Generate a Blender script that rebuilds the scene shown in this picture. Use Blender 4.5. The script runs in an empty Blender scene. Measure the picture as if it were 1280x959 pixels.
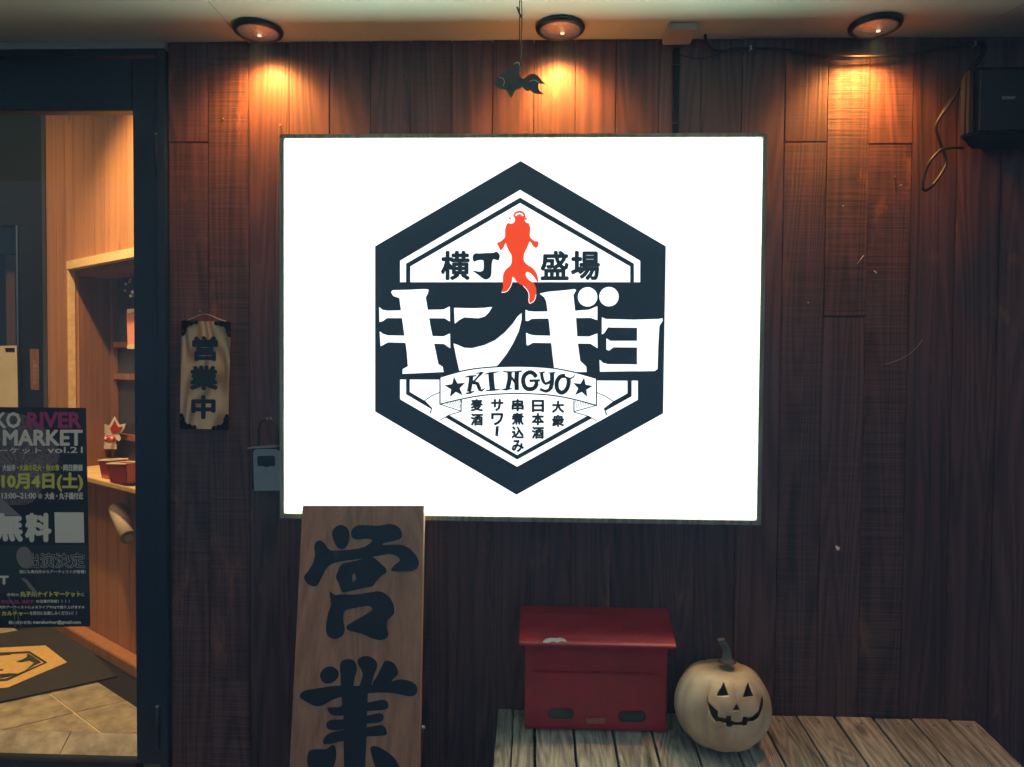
import bpy, bmesh, math, random
from mathutils import Vector, Matrix, geometry, noise as mnoise
random.seed(7)
S = bpy.context.scene
COL = S.collection
R = math.radians
# ------------------------------------------------------------------ camera, world, exposure
FPX = 900.0
CAM = Vector((0, -2.04, 1.44))
YAW, PIT, ROL = R(1.889), R(-1.534), R(-0.437)
ROT = Matrix.Rotation(YAW, 3, 'Z') @ Matrix.Rotation(PIT, 3, 'X') @ Matrix.Rotation(ROL, 3, 'Y')
cd = bpy.data.cameras.new('camera'); cam = bpy.data.objects.new('camera', cd); COL.objects.link(cam)
cd.sensor_width = 36; cd.lens = FPX/1280*36; cd.clip_start = .02; cd.clip_end = 500
cam.location = CAM
cam.rotation_euler = (ROT @ Matrix.Rotation(R(90), 3, 'X')).to_euler()
S.camera = cam
w = bpy.data.worlds.new('World'); S.world = w; w.use_nodes = True
bg = w.node_tree.nodes['Background']
bg.inputs[0].default_value = (.48, .67, .98, 1); bg.inputs[1].default_value = .40
S.view_settings.view_transform = 'Standard'; S.view_settings.look = 'None'
S.view_settings.exposure = 0; S.view_settings.gamma = 1
SPOT_W = 31.0; ROOM_W = 16.0; SIGN_E = 12.0

# ------------------------------------------------------------------ sight lines on real planes
def ray(px, py):
    d = ROT @ Vector(((px-640)/FPX, 1, -(py-479.5)/FPX)); return d
def hit(px, py, n, d):
    n = Vector(n); r = ray(px, py); return CAM + r*((d-n.dot(CAM))/n.dot(r))
def W(px, py, Y=0.0): return hit(px, py, (0, 1, 0), Y)
def F(px, py, z=.30): return hit(px, py, (0, 0, 1), z)
def plane(Y): return lambda x, y, o=0.0: W(x, y, Y-o)

# ------------------------------------------------------------------ materials
def nt(name):
    m = bpy.data.materials.new(name); m.use_nodes = True
    return m, m.node_tree, m.node_tree.nodes['Principled BSDF']
def mat(name, col, rough=.6, metal=0, spec=.5, emit=None, es=0, noise=.0, nscale=30, bump=0, coat=0):
    m, t, b = nt(name)
    b.inputs['Base Color'].default_value = (*col, 1); b.inputs['Roughness'].default_value = rough
    b.inputs['Metallic'].default_value = metal; b.inputs['Specular IOR Level'].default_value = spec
    b.inputs['Coat Weight'].default_value = coat
    if emit: b.inputs['Emission Color'].default_value = (*emit, 1); b.inputs['Emission Strength'].default_value = es
    if noise or bump:
        N = t.nodes; L = t.links
        tc = N.new('ShaderNodeTexCoord'); n = N.new('ShaderNodeTexNoise'); n.inputs['Scale'].default_value = nscale
        n.inputs['Detail'].default_value = 8; n.inputs['Roughness'].default_value = .65
        L.new(tc.outputs['Object'], n.inputs['Vector'])
        if noise:
            r = N.new('ShaderNodeMapRange'); r.inputs['From Min'].default_value = .3; r.inputs['From Max'].default_value = .7
            r.inputs['To Min'].default_value = 1-noise; r.inputs['To Max'].default_value = 1+noise
            mx = N.new('ShaderNodeVectorMath'); mx.operation = 'SCALE'; mx.inputs[0].default_value = col
            L.new(n.outputs[0], r.inputs[0]); L.new(r.outputs[0], mx.inputs['Scale']); L.new(mx.outputs[0], b.inputs['Base Color'])
            r2 = N.new('ShaderNodeMapRange'); r2.inputs['To Min'].default_value = max(0, rough-.15); r2.inputs['To Max'].default_value = min(1, rough+.15)
            L.new(n.outputs[0], r2.inputs[0]); L.new(r2.outputs[0], b.inputs['Roughness'])
        if bump:
            bp = N.new('ShaderNodeBump'); bp.inputs['Strength'].default_value = bump; bp.inputs['Distance'].default_value = .003
            L.new(n.outputs[0], bp.inputs['Height']); L.new(bp.outputs[0], b.inputs['Normal'])
    return m
def wood(name, dark, light, axis=2, cross=38, along=1.3, saw=0, rough=.6, bump=.35, rings=.5, var=.35, ringscale=9, wear=None, spec=.35, knots=0):
    """grain that runs along one axis, arched figure, optional saw marks across; each board is shifted by its own random number"""
    m, t, b = nt(name); N = t.nodes; L = t.links
    b.inputs['Specular IOR Level'].default_value = spec
    tc = N.new('ShaderNodeTexCoord'); oi = N.new('ShaderNodeObjectInfo')
    off = N.new('ShaderNodeVectorMath'); off.operation = 'SCALE'; off.inputs[0].default_value = (31, 17, 43)
    L.new(oi.outputs['Random'], off.inputs['Scale'])
    add = N.new('ShaderNodeVectorMath'); add.operation = 'ADD'
    L.new(tc.outputs['Object'], add.inputs[0]); L.new(off.outputs[0], add.inputs[1])
    def noise(sc, detail=6, rough_=.6, dist=0):
        mp = N.new('ShaderNodeMapping'); mp.inputs['Scale'].default_value = sc
        n = N.new('ShaderNodeTexNoise'); n.inputs['Scale'].default_value = 1; n.inputs['Detail'].default_value = detail
        n.inputs['Roughness'].default_value = rough_; n.inputs['Distortion'].default_value = dist
        L.new(add.outputs[0], mp.inputs[0]); L.new(mp.outputs[0], n.inputs['Vector']); return n.outputs[0]
    def sc(c, a): v = [c, c, c]; v[axis] = a; return v
    def math_(op, a, b_=None, c=None):
        n = N.new('ShaderNodeMath'); n.operation = op
        for i, v in enumerate((a, b_, c)):
            if v is None: continue
            if isinstance(v, (int, float)): n.inputs[i].default_value = v
            else: L.new(v, n.inputs[i])
        return n.outputs[0]
    fine = noise(sc(cross*4, along*2.5), 5, .7)
    big = noise(sc(ringscale, along*.42), 1.5, .45, .3)
    ring = math_('MULTIPLY', math_('ADD', math_('SINE', math_('MULTIPLY', big, 95)), 1), .5)
    streak = noise(sc(cross, along*.5), 4, .6)
    g = math_('ADD', math_('MULTIPLY', ring, rings*.5), math_('ADD', math_('MULTIPLY', fine, .45), math_('MULTIPLY', streak, .55)))
    g = math_('SUBTRACT', g, rings*.25)
    h = g
    if saw:
        a = sc(3, 260); s1 = noise(a, 3, .8); s2 = noise(sc(1.2, 5), 2)
        gate = N.new('ShaderNodeMapRange'); gate.inputs['From Min'].default_value = .45; gate.inputs['From Max'].default_value = .95
        L.new(oi.outputs['Random'], gate.inputs[0])
        sm = math_('MULTIPLY', math_('SUBTRACT', s1, .5), math_('MULTIPLY', gate.outputs[0], saw))
        sm = math_('MULTIPLY', sm, math_('ADD', s2, .3))
        g = math_('ADD', g, sm); h = g
    ramp = N.new('ShaderNodeValToRGB'); L.new(g, ramp.inputs[0])
    ramp.color_ramp.elements[0].position = .25; ramp.color_ramp.elements[0].color = (*dark, 1)
    ramp.color_ramp.elements[1].position = .78; ramp.color_ramp.elements[1].color = (*light, 1)
    out = ramp.outputs[0]
    if knots:
        mp = N.new('ShaderNodeMapping'); mp.inputs['Scale'].default_value = sc(7, 3.2)
        vo = N.new('ShaderNodeTexVoronoi'); vo.inputs['Scale'].default_value = 1
        L.new(add.outputs[0], mp.inputs[0]); L.new(mp.outputs[0], vo.inputs['Vector'])
        kr = N.new('ShaderNodeMapRange'); kr.inputs['From Min'].default_value = .05; kr.inputs['From Max'].default_value = .13
        kr.inputs['To Min'].default_value = 1-knots; kr.inputs['To Max'].default_value = 1
        L.new(vo.outputs['Distance'], kr.inputs[0])
        vs = N.new('ShaderNodeVectorMath'); vs.operation = 'SCALE'; L.new(out, vs.inputs[0]); L.new(kr.outputs[0], vs.inputs['Scale']); out = vs.outputs[0]
    if wear:
        wn = noise(sc(9, 3), 7, .7); wr = N.new('ShaderNodeMapRange'); wr.inputs['From Min'].default_value = .60; wr.inputs['From Max'].default_value = .74
        L.new(wn, wr.inputs[0]); mx = N.new('ShaderNodeMix'); mx.data_type = 'RGBA'
        L.new(wr.outputs[0], mx.inputs[0]); L.new(out, mx.inputs[6]); mx.inputs[7].default_value = (*wear, 1); out = mx.outputs[2]
    rr = N.new('ShaderNodeTexWhiteNoise'); rr.noise_dimensions = '1D'; L.new(oi.outputs['Random'], rr.inputs['W'])
    vr = N.new('ShaderNodeMapRange'); vr.inputs['To Min'].default_value = 1-var; vr.inputs['To Max'].default_value = 1+var
    L.new(rr.outputs[0], vr.inputs[0])
    vs = N.new('ShaderNodeVectorMath'); vs.operation = 'SCALE'; L.new(out, vs.inputs[0]); L.new(vr.outputs[0], vs.inputs['Scale'])
    L.new(vs.outputs[0], b.inputs['Base Color'])
    ro = N.new('ShaderNodeMapRange'); ro.inputs['To Min'].default_value = rough+.15; ro.inputs['To Max'].default_value = rough-.12
    L.new(g, ro.inputs[0]); L.new(ro.outputs[0], b.inputs['Roughness'])
    bp = N.new('ShaderNodeBump'); bp.inputs['Strength'].default_value = bump; bp.inputs['Distance'].default_value = .002
    L.new(h, bp.inputs['Height']); L.new(bp.outputs[0], b.inputs['Normal'])
    return m
M = {}
M['facade'] = wood('stained_cedar', (.030, .0135, .0125), (.150, .064, .047), saw=1.9, rough=.50, bump=.6, rings=.42, var=.17, wear=(.27, .105, .05), spec=.4)
M['backing'] = mat('dark_backing', (.006, .005, .005), .9)
M['bench'] = wood('weathered_planks', (.05, .048, .036), (.60, .57, .44), axis=1, cross=52, along=2.0, rough=.75, bump=1.0, rings=.28, var=.22, ringscale=14, knots=.6)
M['bench_frame'] = wood('bench_underframe', (.03, .025, .02), (.1, .09, .07), axis=0)
M['board'] = wood('oiled_cedar_board', (.26, .115, .06), (.60, .31, .165), cross=26, along=.8, rough=.45, bump=.15, rings=.25, var=0, ringscale=6)
M['plaque'] = wood('keyaki_plaque', (.30, .17, .07), (.80, .52, .25), cross=14, along=4.5, rough=.5, bump=.1, rings=.8, var=0, ringscale=8)
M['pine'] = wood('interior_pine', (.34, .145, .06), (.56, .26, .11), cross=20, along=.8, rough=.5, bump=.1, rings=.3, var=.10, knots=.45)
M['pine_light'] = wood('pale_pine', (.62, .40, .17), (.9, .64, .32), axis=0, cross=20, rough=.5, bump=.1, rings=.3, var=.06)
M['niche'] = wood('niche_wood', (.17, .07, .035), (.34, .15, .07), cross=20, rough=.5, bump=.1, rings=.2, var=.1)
M['frame_al'] = wood('grey_wood_rail', (.16, .135, .10), (.36, .31, .24), axis=2, cross=60, rough=.5, bump=.3, var=.1)
M['door'] = mat('black_door_paint', (.006, .016, .030), .42, spec=.5, noise=.15, nscale=12)
M['steel'] = mat('brushed_steel', (.45, .44, .42), .3, metal=1)
M['darksteel'] = mat('dark_bronze', (.035, .033, .032), .35, metal=.6, noise=.2)
M['black'] = mat('black_plastic', (.009, .009, .013), .8, spec=.12, noise=.1)
M['cable'] = mat('black_cable', (.013, .011, .010), .42, spec=.35)
M['ink'] = mat('black_ink', (.008, .018, .03), .55, spec=.4)
M['soffit'] = mat('painted_soffit', (.60, .68, .55), .55, noise=.05, nscale=5, bump=.15)
M['soffit_cover'] = mat('beige_cover', (.45, .41, .34), .5)
M['red'] = mat('red_paint', (.36, .012, .020), .40, spec=.5, noise=.22, nscale=17, coat=.12, bump=.08)
M['primer'] = mat('bare_chipped_metal', (.55, .50, .46), .6, noise=.4, nscale=180, bump=.4)
M['redfaded'] = mat('scuffed_red_paint', (.40, .10, .08), .7, noise=.3, nscale=160)
M['slot'] = mat('green_slot_plastic', (.02, .05, .04), .25)
M['grey'] = mat('grey_lock_plastic', (.27, .28, .26), .5, noise=.06)
M['stem'] = mat('pumpkin_stem', (.085, .078, .066), .7, noise=.35, nscale=50, bump=.6)
M['tile'] = mat('stone_tile', (.40, .34, .22), .5, noise=.55, nscale=13, bump=.5)
M['grout'] = mat('sandy_grout', (.85, .68, .38), .8, noise=.15)
M['stonedark'] = mat('dark_stone_strip', (.012, .013, .012), .6, noise=.3, nscale=60)
M['matblack'] = mat('black_mat', (.04, .037, .028), .85, noise=.3, nscale=22, bump=.4)
M['matgold'] = mat('gold_mat', (.78, .50, .17), .85, noise=.15, nscale=60, bump=.4)
M['interior_dark'] = mat('dark_interior', (.05, .05, .052), .45, noise=.3, nscale=3)
M['dusk'] = mat('charcoal_panel', (.008, .010, .014), .7, spec=.2, noise=.4, nscale=2)
M['interior_plaster'] = mat('interior_plaster', (.32, .22, .13), .7, noise=.05, nscale=4)
M['paper'] = mat('cream_paper', (.70, .60, .40), .8, noise=.12, nscale=9)
M['white'] = mat('white_paper', (.72, .70, .62), .7)
M['postwhite'] = mat('poster_white', (.92, .82, .58), .6)
M['postyel'] = mat('poster_yellow', (.85, .72, .10), .6)
M['postpink'] = mat('poster_magenta', (.50, .05, .16), .6)
M['postbase'] = mat('poster_black', (.012, .017, .022), .45)
M['postgrey'] = mat('poster_slate', (.03, .045, .045), .5)
M['postfire'] = mat('poster_firework_print', (.16, .12, .10), .5, noise=.8, nscale=120)
M['bowlred'] = mat('red_lacquer', (.42, .03, .02), .25, coat=.5)
M['pinkcloth'] = mat('pink_cloth', (.80, .30, .20), .8, noise=.2, nscale=120)
M['pavement'] = mat('wet_asphalt', (.05, .05, .05), .35, noise=.3, nscale=40, bump=.5)
M['lens'] = mat('lamp_lens', (.42, .40, .33), .15, metal=.6, emit=(1, .85, .6), es=.035, noise=.3, nscale=90, bump=.8)
M['bulb'] = mat('lit_bulb', (.9, .8, .6), .3, emit=(1, .80, .52), es=1.1)
M['web'] = mat('dusty_thread', (.35, .33, .30), .8)
M['panel'] = mat('backlit_panel', (.8, .8, .8), .5, emit=(.80, 1, .84), es=SIGN_E)
M['film'] = mat('white_film', (.8, .8, .8), .5, emit=(1.0, 1.05, 1.03), es=1.12)  # same white as the panel at a lowered glow, so ink edges stay crisp
M['backink'] = mat('backlit_black_film', (.012, .02, .03), .4, emit=(.24, .50, .74), es=.028)
M['backred'] = mat('backlit_red_film', (.8, .06, .02), .4, emit=(1, .065, .012), es=.82)
M['gold_text'] = mat('dull_gold', (.35, .26, .10), .5)
def glass():
    m, t, b = nt('door_glass'); N = t.nodes; L = t.links
    N.remove(b); g = N.new('ShaderNodeBsdfGlossy'); g.inputs['Roughness'].default_value = .02
    tr = N.new('ShaderNodeBsdfTransparent'); tr.inputs[0].default_value = (.93, .95, .94, 1)
    lw = N.new('ShaderNodeLayerWeight'); lw.inputs[0].default_value = .5
    pw = N.new('ShaderNodeMath'); pw.operation = 'POWER'; pw.inputs[1].default_value = 5; L.new(lw.outputs['Facing'], pw.inputs[0])
    fr = N.new('ShaderNodeMath'); fr.operation = 'MULTIPLY_ADD'; fr.inputs[1].default_value = .9; fr.inputs[2].default_value = .02; L.new(pw.outputs[0], fr.inputs[0])
    mx = N.new('ShaderNodeMixShader'); L.new(fr.outputs[0], mx.inputs[0]); L.new(tr.outputs[0], mx.inputs[1]); L.new(g.outputs[0], mx.inputs[2])
    L.new(mx.outputs[0], N['Material Output'].inputs[0]); return m
M['glass'] = glass()
def pumpkin_mat():
    m, t, b = nt('glazed_pumpkin'); N = t.nodes; L = t.links
    tc = N.new('ShaderNodeTexCoord'); n = N.new('ShaderNodeTexNoise'); n.inputs['Scale'].default_value = 9; n.inputs['Detail'].default_value = 8
    r = N.new('ShaderNodeValToRGB'); r.color_ramp.elements[0].position = .3; r.color_ramp.elements[0].color = (.34, .21, .10, 1)
    r.color_ramp.elements[1].position = .65; r.color_ramp.elements[1].color = (.64, .51, .32, 1)
    L.new(tc.outputs['Object'], n.inputs['Vector']); L.new(n.outputs[0], r.inputs[0])
    v = N.new('ShaderNodeTexNoise'); v.inputs['Scale'].default_value = 75; v.inputs['Detail'].default_value = 2
    mr = N.new('ShaderNodeMapRange'); mr.inputs['From Min'].default_value = .70; mr.inputs['From Max'].default_value = .76; mr.inputs['To Min'].default_value = 1; mr.inputs['To Max'].default_value = .45
    L.new(tc.outputs['Object'], v.inputs['Vector']); L.new(v.outputs[0], mr.inputs[0])
    s = N.new('ShaderNodeVectorMath'); s.operation = 'SCALE'; L.new(r.outputs[0], s.inputs[0]); L.new(mr.outputs[0], s.inputs['Scale'])
    bp = N.new('ShaderNodeBump'); bp.inputs['Strength'].default_value = .5; bp.inputs['Distance'].default_value = .004
    n3 = N.new('ShaderNodeTexNoise'); n3.inputs['Scale'].default_value = 22; n3.inputs['Detail'].default_value = 7; L.new(tc.outputs['Object'], n3.inputs['Vector'])
    L.new(n3.outputs[0], bp.inputs['Height']); L.new(bp.outputs[0], b.inputs['Normal'])
    L.new(s.outputs[0], b.inputs['Base Color']); b.inputs['Roughness'].default_value = .46; return m
M['pumpkin'] = pumpkin_mat()

# ------------------------------------------------------------------ object helpers
def tag(o, label=None, cat=None, group=None, kind=None):
    if label: o['label'] = label
    if cat: o['category'] = cat
    if group: o['group'] = group
    if kind: o['kind'] = kind
    return o
def thing(name, label, cat, loc=(0, 0, 0), group=None):
    o = bpy.data.objects.new(name, None); COL.objects.link(o); o.location = loc; o.empty_display_size = .05
    return tag(o, label, cat, group)
WL = {}
def world_loc(o):
    l = Vector((0, 0, 0))
    while o is not None: l = l + o.location; o = o.parent
    return l
def link(name, me, m, parent=None, origin=None):
    """me holds world coordinates; they are moved so that the object's origin is at origin"""
    o = bpy.data.objects.new(name, me); COL.objects.link(o)
    if origin is None: origin = world_loc(parent) if parent else Vector((0, 0, 0))
    origin = Vector(origin)
    me.transform(Matrix.Translation(-origin))
    o.parent = parent; o.location = origin-(world_loc(parent) if parent else Vector((0, 0, 0)))
    if m is not None and not me.materials: me.materials.append(m)
    return o
def inst(name, me, loc, parent=None):
    o = bpy.data.objects.new(name, me); COL.objects.link(o); o.parent = parent
    o.location = Vector(loc)-(world_loc(parent) if parent else Vector((0, 0, 0))); return o
def done(bm, name='mesh', smooth=False):
    me = bpy.data.meshes.new(name); bmesh.ops.recalc_face_normals(bm, faces=bm.faces); bm.to_mesh(me); bm.free()
    if smooth:
        for p in me.polygons: p.use_smooth = len(p.vertices) <= 4
    return me
def add_box(bm, x0, x1, y0, y1, z0, z1, bev=0):
    r = bmesh.ops.create_cube(bm, size=1)
    for v in r['verts']:
        v.co = Vector(((x0+x1)/2+v.co.x*(x1-x0), (y0+y1)/2+v.co.y*(y1-y0), (z0+z1)/2+v.co.z*(z1-z0)))
    if bev:
        es = list({e for v in r['verts'] for e in v.link_edges})
        bmesh.ops.bevel(bm, geom=es, offset=bev, segments=2, affect='EDGES')
def box(name, m, parent, x0, x1, y0, y1, z0, z1, bev=0, origin=None):
    bm = bmesh.new(); add_box(bm, x0, x1, y0, y1, z0, z1, bev)
    if origin is None: origin = ((x0+x1)/2, (y0+y1)/2, min(z0, z1))
    return link(name, done(bm), m, parent, origin)
def add_obox(bm, o, ax, ay, az):
    """box from corner o with three edge vectors"""
    o, ax, ay, az = map(Vector, (o, ax, ay, az))
    v = [bm.verts.new(o+ax*i+ay*j+az*k) for i in (0, 1) for j in (0, 1) for k in (0, 1)]
    for f in ((0, 1, 3, 2), (4, 6, 7, 5), (0, 4, 5, 1), (2, 3, 7, 6), (0, 2, 6, 4), (1, 5, 7, 3)): bm.faces.new([v[i] for i in f])
def obox(name, m, parent, o, ax, ay, az, bev=0):
    bm = bmesh.new(); add_obox(bm, o, ax, ay, az)
    if bev: bmesh.ops.recalc_face_normals(bm, faces=bm.faces); bmesh.ops.bevel(bm, geom=bm.edges[:], offset=bev, segments=2, affect='EDGES')
    return link(name, done(bm), m, parent, o)
def smoothpath(pts, n=6):
    P = [Vector(p) for p in pts]; out = []
    for i in range(len(P)-1):
        a = P[max(i-1, 0)]; b = P[i]; c = P[i+1]; d = P[min(i+2, len(P)-1)]
        for k in range(n):
            t = k/n
            out.append(.5*((2*b)+(c-a)*t+(2*a-5*b+4*c-d)*t*t+(3*b-a-3*c+d)*t*t*t))
    out.append(P[-1]); return out
def add_tube(bm, pts, r, seg=8, caps=True):
    P = [Vector(p) for p in pts]; rs = r if isinstance(r, (list, tuple)) else [r]*len(P)
    rings = []; up = Vector((0, 0, 1))
    for i, p in enumerate(P):
        d = (P[min(i+1, len(P)-1)]-P[max(i-1, 0)]).normalized()
        if abs(d.dot(up)) > .98: up = Vector((1, 0, 0)) if abs(d.x) < .9 else Vector((0, 1, 0))
        a = d.cross(up).normalized(); b = d.cross(a).normalized(); up = -b if False else up
        rings.append([bm.verts.new(p+(a*math.cos(2*math.pi*k/seg)+b*math.sin(2*math.pi*k/seg))*rs[i]) for k in range(seg)])
    for i in range(len(rings)-1):
        for k in range(seg): bm.faces.new((rings[i][k], rings[i][(k+1) % seg], rings[i+1][(k+1) % seg], rings[i+1][k]))
    if caps: bm.faces.new(rings[0]); bm.faces.new(rings[-1][::-1])
def tube(name, m, parent, pts, r, seg=8, origin=None):
    bm = bmesh.new(); add_tube(bm, pts, r, seg); return link(name, done(bm, smooth=True), m, parent, origin)
def add_lathe(bm, prof, c, seg=32, axis='z'):
    c = Vector(c); rings = []
    for r, h in prof:
        ring = []
        for k in range(seg):
            a = 2*math.pi*k/seg
            v = Vector((r*math.cos(a), r*math.sin(a), h)) if axis == 'z' else Vector((r*math.cos(a), -h, r*math.sin(a)))
            ring.append(bm.verts.new(c+v))
        rings.append(ring)
    for i in range(len(rings)-1):
        for k in range(seg): bm.faces.new((rings[i][k], rings[i][(k+1) % seg], rings[i+1][(k+1) % seg], rings[i+1][k]))
    bm.faces.new(rings[0]); bm.faces.new(rings[-1][::-1])
def lathe(name, m, parent, prof, c, seg=32, axis='z', smooth=True):
    bm = bmesh.new(); add_lathe(bm, prof, c, seg, axis); return link(name, done(bm, smooth=smooth), m, parent, c)
def add_flat(bm, loops, pl, o=0.0, thick=0.0):
    """a filled outline (first loop) with holes, laid on a plane function; thick gives it a real edge"""
    vl = [[Vector((x, y, 0)) for x, y in lp] for lp in loops]
    tris = geometry.tessellate_polygon(vl); flat = [p for lp in loops for p in lp]
    top = [bm.verts.new(pl(x, y, o+thick)) for x, y in flat]
    for t in tris:
        try: bm.faces.new([top[i] for i in t])
        except ValueError: pass
    if thick:
        bot = [bm.verts.new(pl(x, y, o)) for x, y in flat]; k = 0
        for t in tris:
            try: bm.faces.new([bot[i] for i in reversed(t)])
            except ValueError: pass
        for lp in loops:
            n = len(lp)
            for i in range(n):
                try: bm.faces.new((top[k+i], top[k+(i+1) % n], bot[k+(i+1) % n], bot[k+i]))
                except ValueError: pass
            k += n
def finish_flat(bm, name, m, parent, origin=None):
    me = bpy.data.meshes.new(name)
    for f in bm.faces:
        f.normal_update()
    bm.to_mesh(me); bm.free(); return link(name, me, m, parent, origin)
def flat(name, m, parent, loops, pl, o=0.0, thick=0.0, closed_normals=True):
    if not isinstance(loops[0][0], (tuple, list)): loops = [loops]
    bm = bmesh.new(); add_flat(bm, loops, pl, o, thick)
    if thick: bmesh.ops.recalc_face_normals(bm, faces=bm.faces)
    return finish_flat(bm, name, m, parent)
def smooth2(pts, n=4, closed=True):
    out = []; L_ = len(pts)
    for i in range(L_ if closed else L_-1):
        g = lambda j: pts[j % L_] if closed else pts[max(0, min(L_-1, j))]
        a, b, c, d = g(i-1), g(i), g(i+1), g(i+2)
        for k in range(n):
            t = k/n
            out.append(tuple(.5*((2*b[q])+(c[q]-a[q])*t+(2*a[q]-5*b[q]+4*c[q]-d[q])*t*t+(3*b[q]-a[q]-3*c[q]+d[q])*t**3) for q in (0, 1)))
    if not closed: out.append(pts[-1])
    return out
def ribbon(pts, ws):
    if not isinstance(ws, (list, tuple)): ws = [ws]*len(pts)
    Lf, Rt = [], []
    for i, (x, y) in enumerate(pts):
        a = pts[max(i-1, 0)]; b = pts[min(i+1, len(pts)-1)]; dx, dy = b[0]-a[0], b[1]-a[1]; l = math.hypot(dx, dy) or 1
        nx, ny = -dy/l*ws[i]/2, dx/l*ws[i]/2; Lf.append((x+nx, y+ny)); Rt.append((x-nx, y-ny))
    return Lf+Rt[::-1]
def cr(ox, oy, s): return lambda pts: [(ox+x/s, oy+y/s) for x, y in pts]
_tc = {}
def glyphs(body):
    if body not in _tc:
        c = bpy.data.curves.new('t', 'FONT'); c.body = body; c.resolution_u = 2
        o = bpy.data.objects.new('t', c); COL.objects.link(o)
        dg = bpy.context.evaluated_depsgraph_get(); me = bpy.data.meshes.new_from_object(o.evaluated_get(dg))
        bpy.data.objects.remove(o); bpy.data.curves.remove(c)
        vs = [v.co.copy() for v in me.vertices]; fs = [list(p.vertices) for p in me.polygons]; bpy.data.meshes.remove(me)
        x0 = min(v.x for v in vs); x1 = max(v.x for v in vs); y0 = min(v.y for v in vs); y1 = max(v.y for v in vs)
        _tc[body] = ([((v.x-x0)/(x1-x0), (v.y-y0)/(y1-y0)) for v in vs], fs)
    return _tc[body]
def text(name, body, m, parent, bx, pl, o=0.0, bold=0.0, skew=0.0, n=8, slope=0.0):
    """bx = pixel box (x0,y0,x1,y1) on plane pl; bold = stroke growth in px by staggered copies"""
    vs, fs = glyphs(body); x0, y0, x1, y1 = bx
    bm = bmesh.new(); offs = [(0, 0)]+([(math.cos(2*math.pi*k/n)*bold, math.sin(2*math.pi*k/n)*bold) for k in range(n)] if bold else [])
    for q, (ox, oy) in enumerate(offs):
        bv = [bm.verts.new(pl(x0+bold+(x1-x0-2*bold)*u+ox+skew*(v-.5), y1-bold-(y1-y0-2*bold)*v+oy+slope*u, o+q*.00004)) for u, v in vs]
        for f in fs:
            try: bm.faces.new([bv[i] for i in f])
            except ValueError: pass
    return finish_flat(bm, name, m, parent)

# ================================================================== THE SETTING
ZC = 2.348          # soffit height
g = box('ground', M['pavement'], None, -12, 12, -14, 0.0, -.3, 0.0); tag(g, kind='structure')
# --- soffit
sof = thing('ceiling', None, None, (0, 0, ZC)); del_ = None
tag(sof, 'pale painted eaves soffit in wide flat panels above the plank wall', kind='structure')
for a, b in ((-3.4, -.8345), (-.8325, 1.2025), (1.2045, 3.4)):
    box('ceiling_panel', M['soffit'], sof, a, b, -1.5, .10, ZC, ZC+.012, .0015)
box('roof_slab', M['backing'], sof, -3.4, 3.4, -1.52, .10, ZC+.013, ZC+.2)
# --- plank wall
wall = thing('plank_wall', 'dark reddish brown timber facade of upright stained planks', 'wall', (0, 0, 0))
SEAMS = [-1.0538, -.9384, -.822, -.7052, -.5899, -.4737, -.3591, -.244, -.1277, -.0126, .104, .2167, .3359, .4515, .5661, .6837, .8004, .9158, 1.034, 1.1561, 1.2745]
while SEAMS[-1] < 3.0: SEAMS.append(SEAMS[-1]+.1168)
JO = {0: 2.066, 15: 2.062, 17: 2.057, 16: 1.58, 1: .52}
for i in range(len(SEAMS)-1):
    a, b = SEAMS[i]+.0007, SEAMS[i+1]-.0007; yo = random.uniform(-.0015, .0015)
    segs = [(0.0, ZC-.001)]
    if i in JO: segs = [(0.0, JO[i]-.0008), (JO[i]+.0008, ZC-.001)]
    for k, (z0, z1) in enumerate(segs):
        box('plank', M['facade'], wall, a, b, -.001*k+yo, .02, z0, z1, .0012)
for i in range(9):
    b = -2.04-i*.1168; box('plank', M['facade'], wall, b-.1146, b, 0, .02, 0, ZC-.001, .0012)
box('backing', M['backing'], wall, -1.0555, 3.3, .0205, .09, 0, ZC-.002)
box('backing', M['backing'], wall, -3.3, -2.04, .0205, .09, 0, ZC-.002)

for i in (0, 15, 17):
    for dz in (-.02, .018):
        for fx in (.22, .78):
            p_ = (SEAMS[i]+.1168*fx+random.uniform(-.006, .006), -.0022, JO[i]+dz+random.uniform(-.004, .004))
            lathe('nail', M['darksteel'], wall, [(.0004, 0), (.0016, .0004), (.0012, .0010), (.0004, .0012)], p_, 8, axis='y')
# --- entrance door
door = thing('entrance_door', 'black framed glass entrance door left of the plank wall', 'door', (-1.55, .02, .25))
FR = -1.0575; FLX = -2.035
for x0, x1 in ((-1.082, FR), (FLX, FLX+.026)): box('door_jamb', M['door'], door, x0, x1, -.012, .075, .0, 2.325, .002)
box('door_header', M['door'], door, -2.007, -1.0835, -.012, .075, 2.308, 2.325, .002)
box('stile', M['door'], door, -1.158, -1.0855, .0, .042, .262, 2.304, .002)
box('stile', M['door'], door, -2.005, -1.93, .0, .042, .262, 2.304, .002)
box('top_rail', M['door'], door, -1.9285, -1.1595, .001, .041, 2.157, 2.303, .002)
box('bottom_rail', M['door'], door, -1.9285, -1.1595, .001, .041, .205, .262, .002)
box('threshold', M['steel'], door, -2.005, -1.0845, -.05, .044, .1785, .203, .003)
box('glass_pane', M['glass'], door, -1.9285, -1.1595, .018, .024, .2635, 2.156)
box('step', M['tile'], tag(thing('entrance_step', 'low stone step beneath the glass entrance door', 'step', (-1.55, -.1, 0)), kind=None), -2.1, -1.06, -.32, .10, 0, .178, .004)
bd = -.0005
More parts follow.
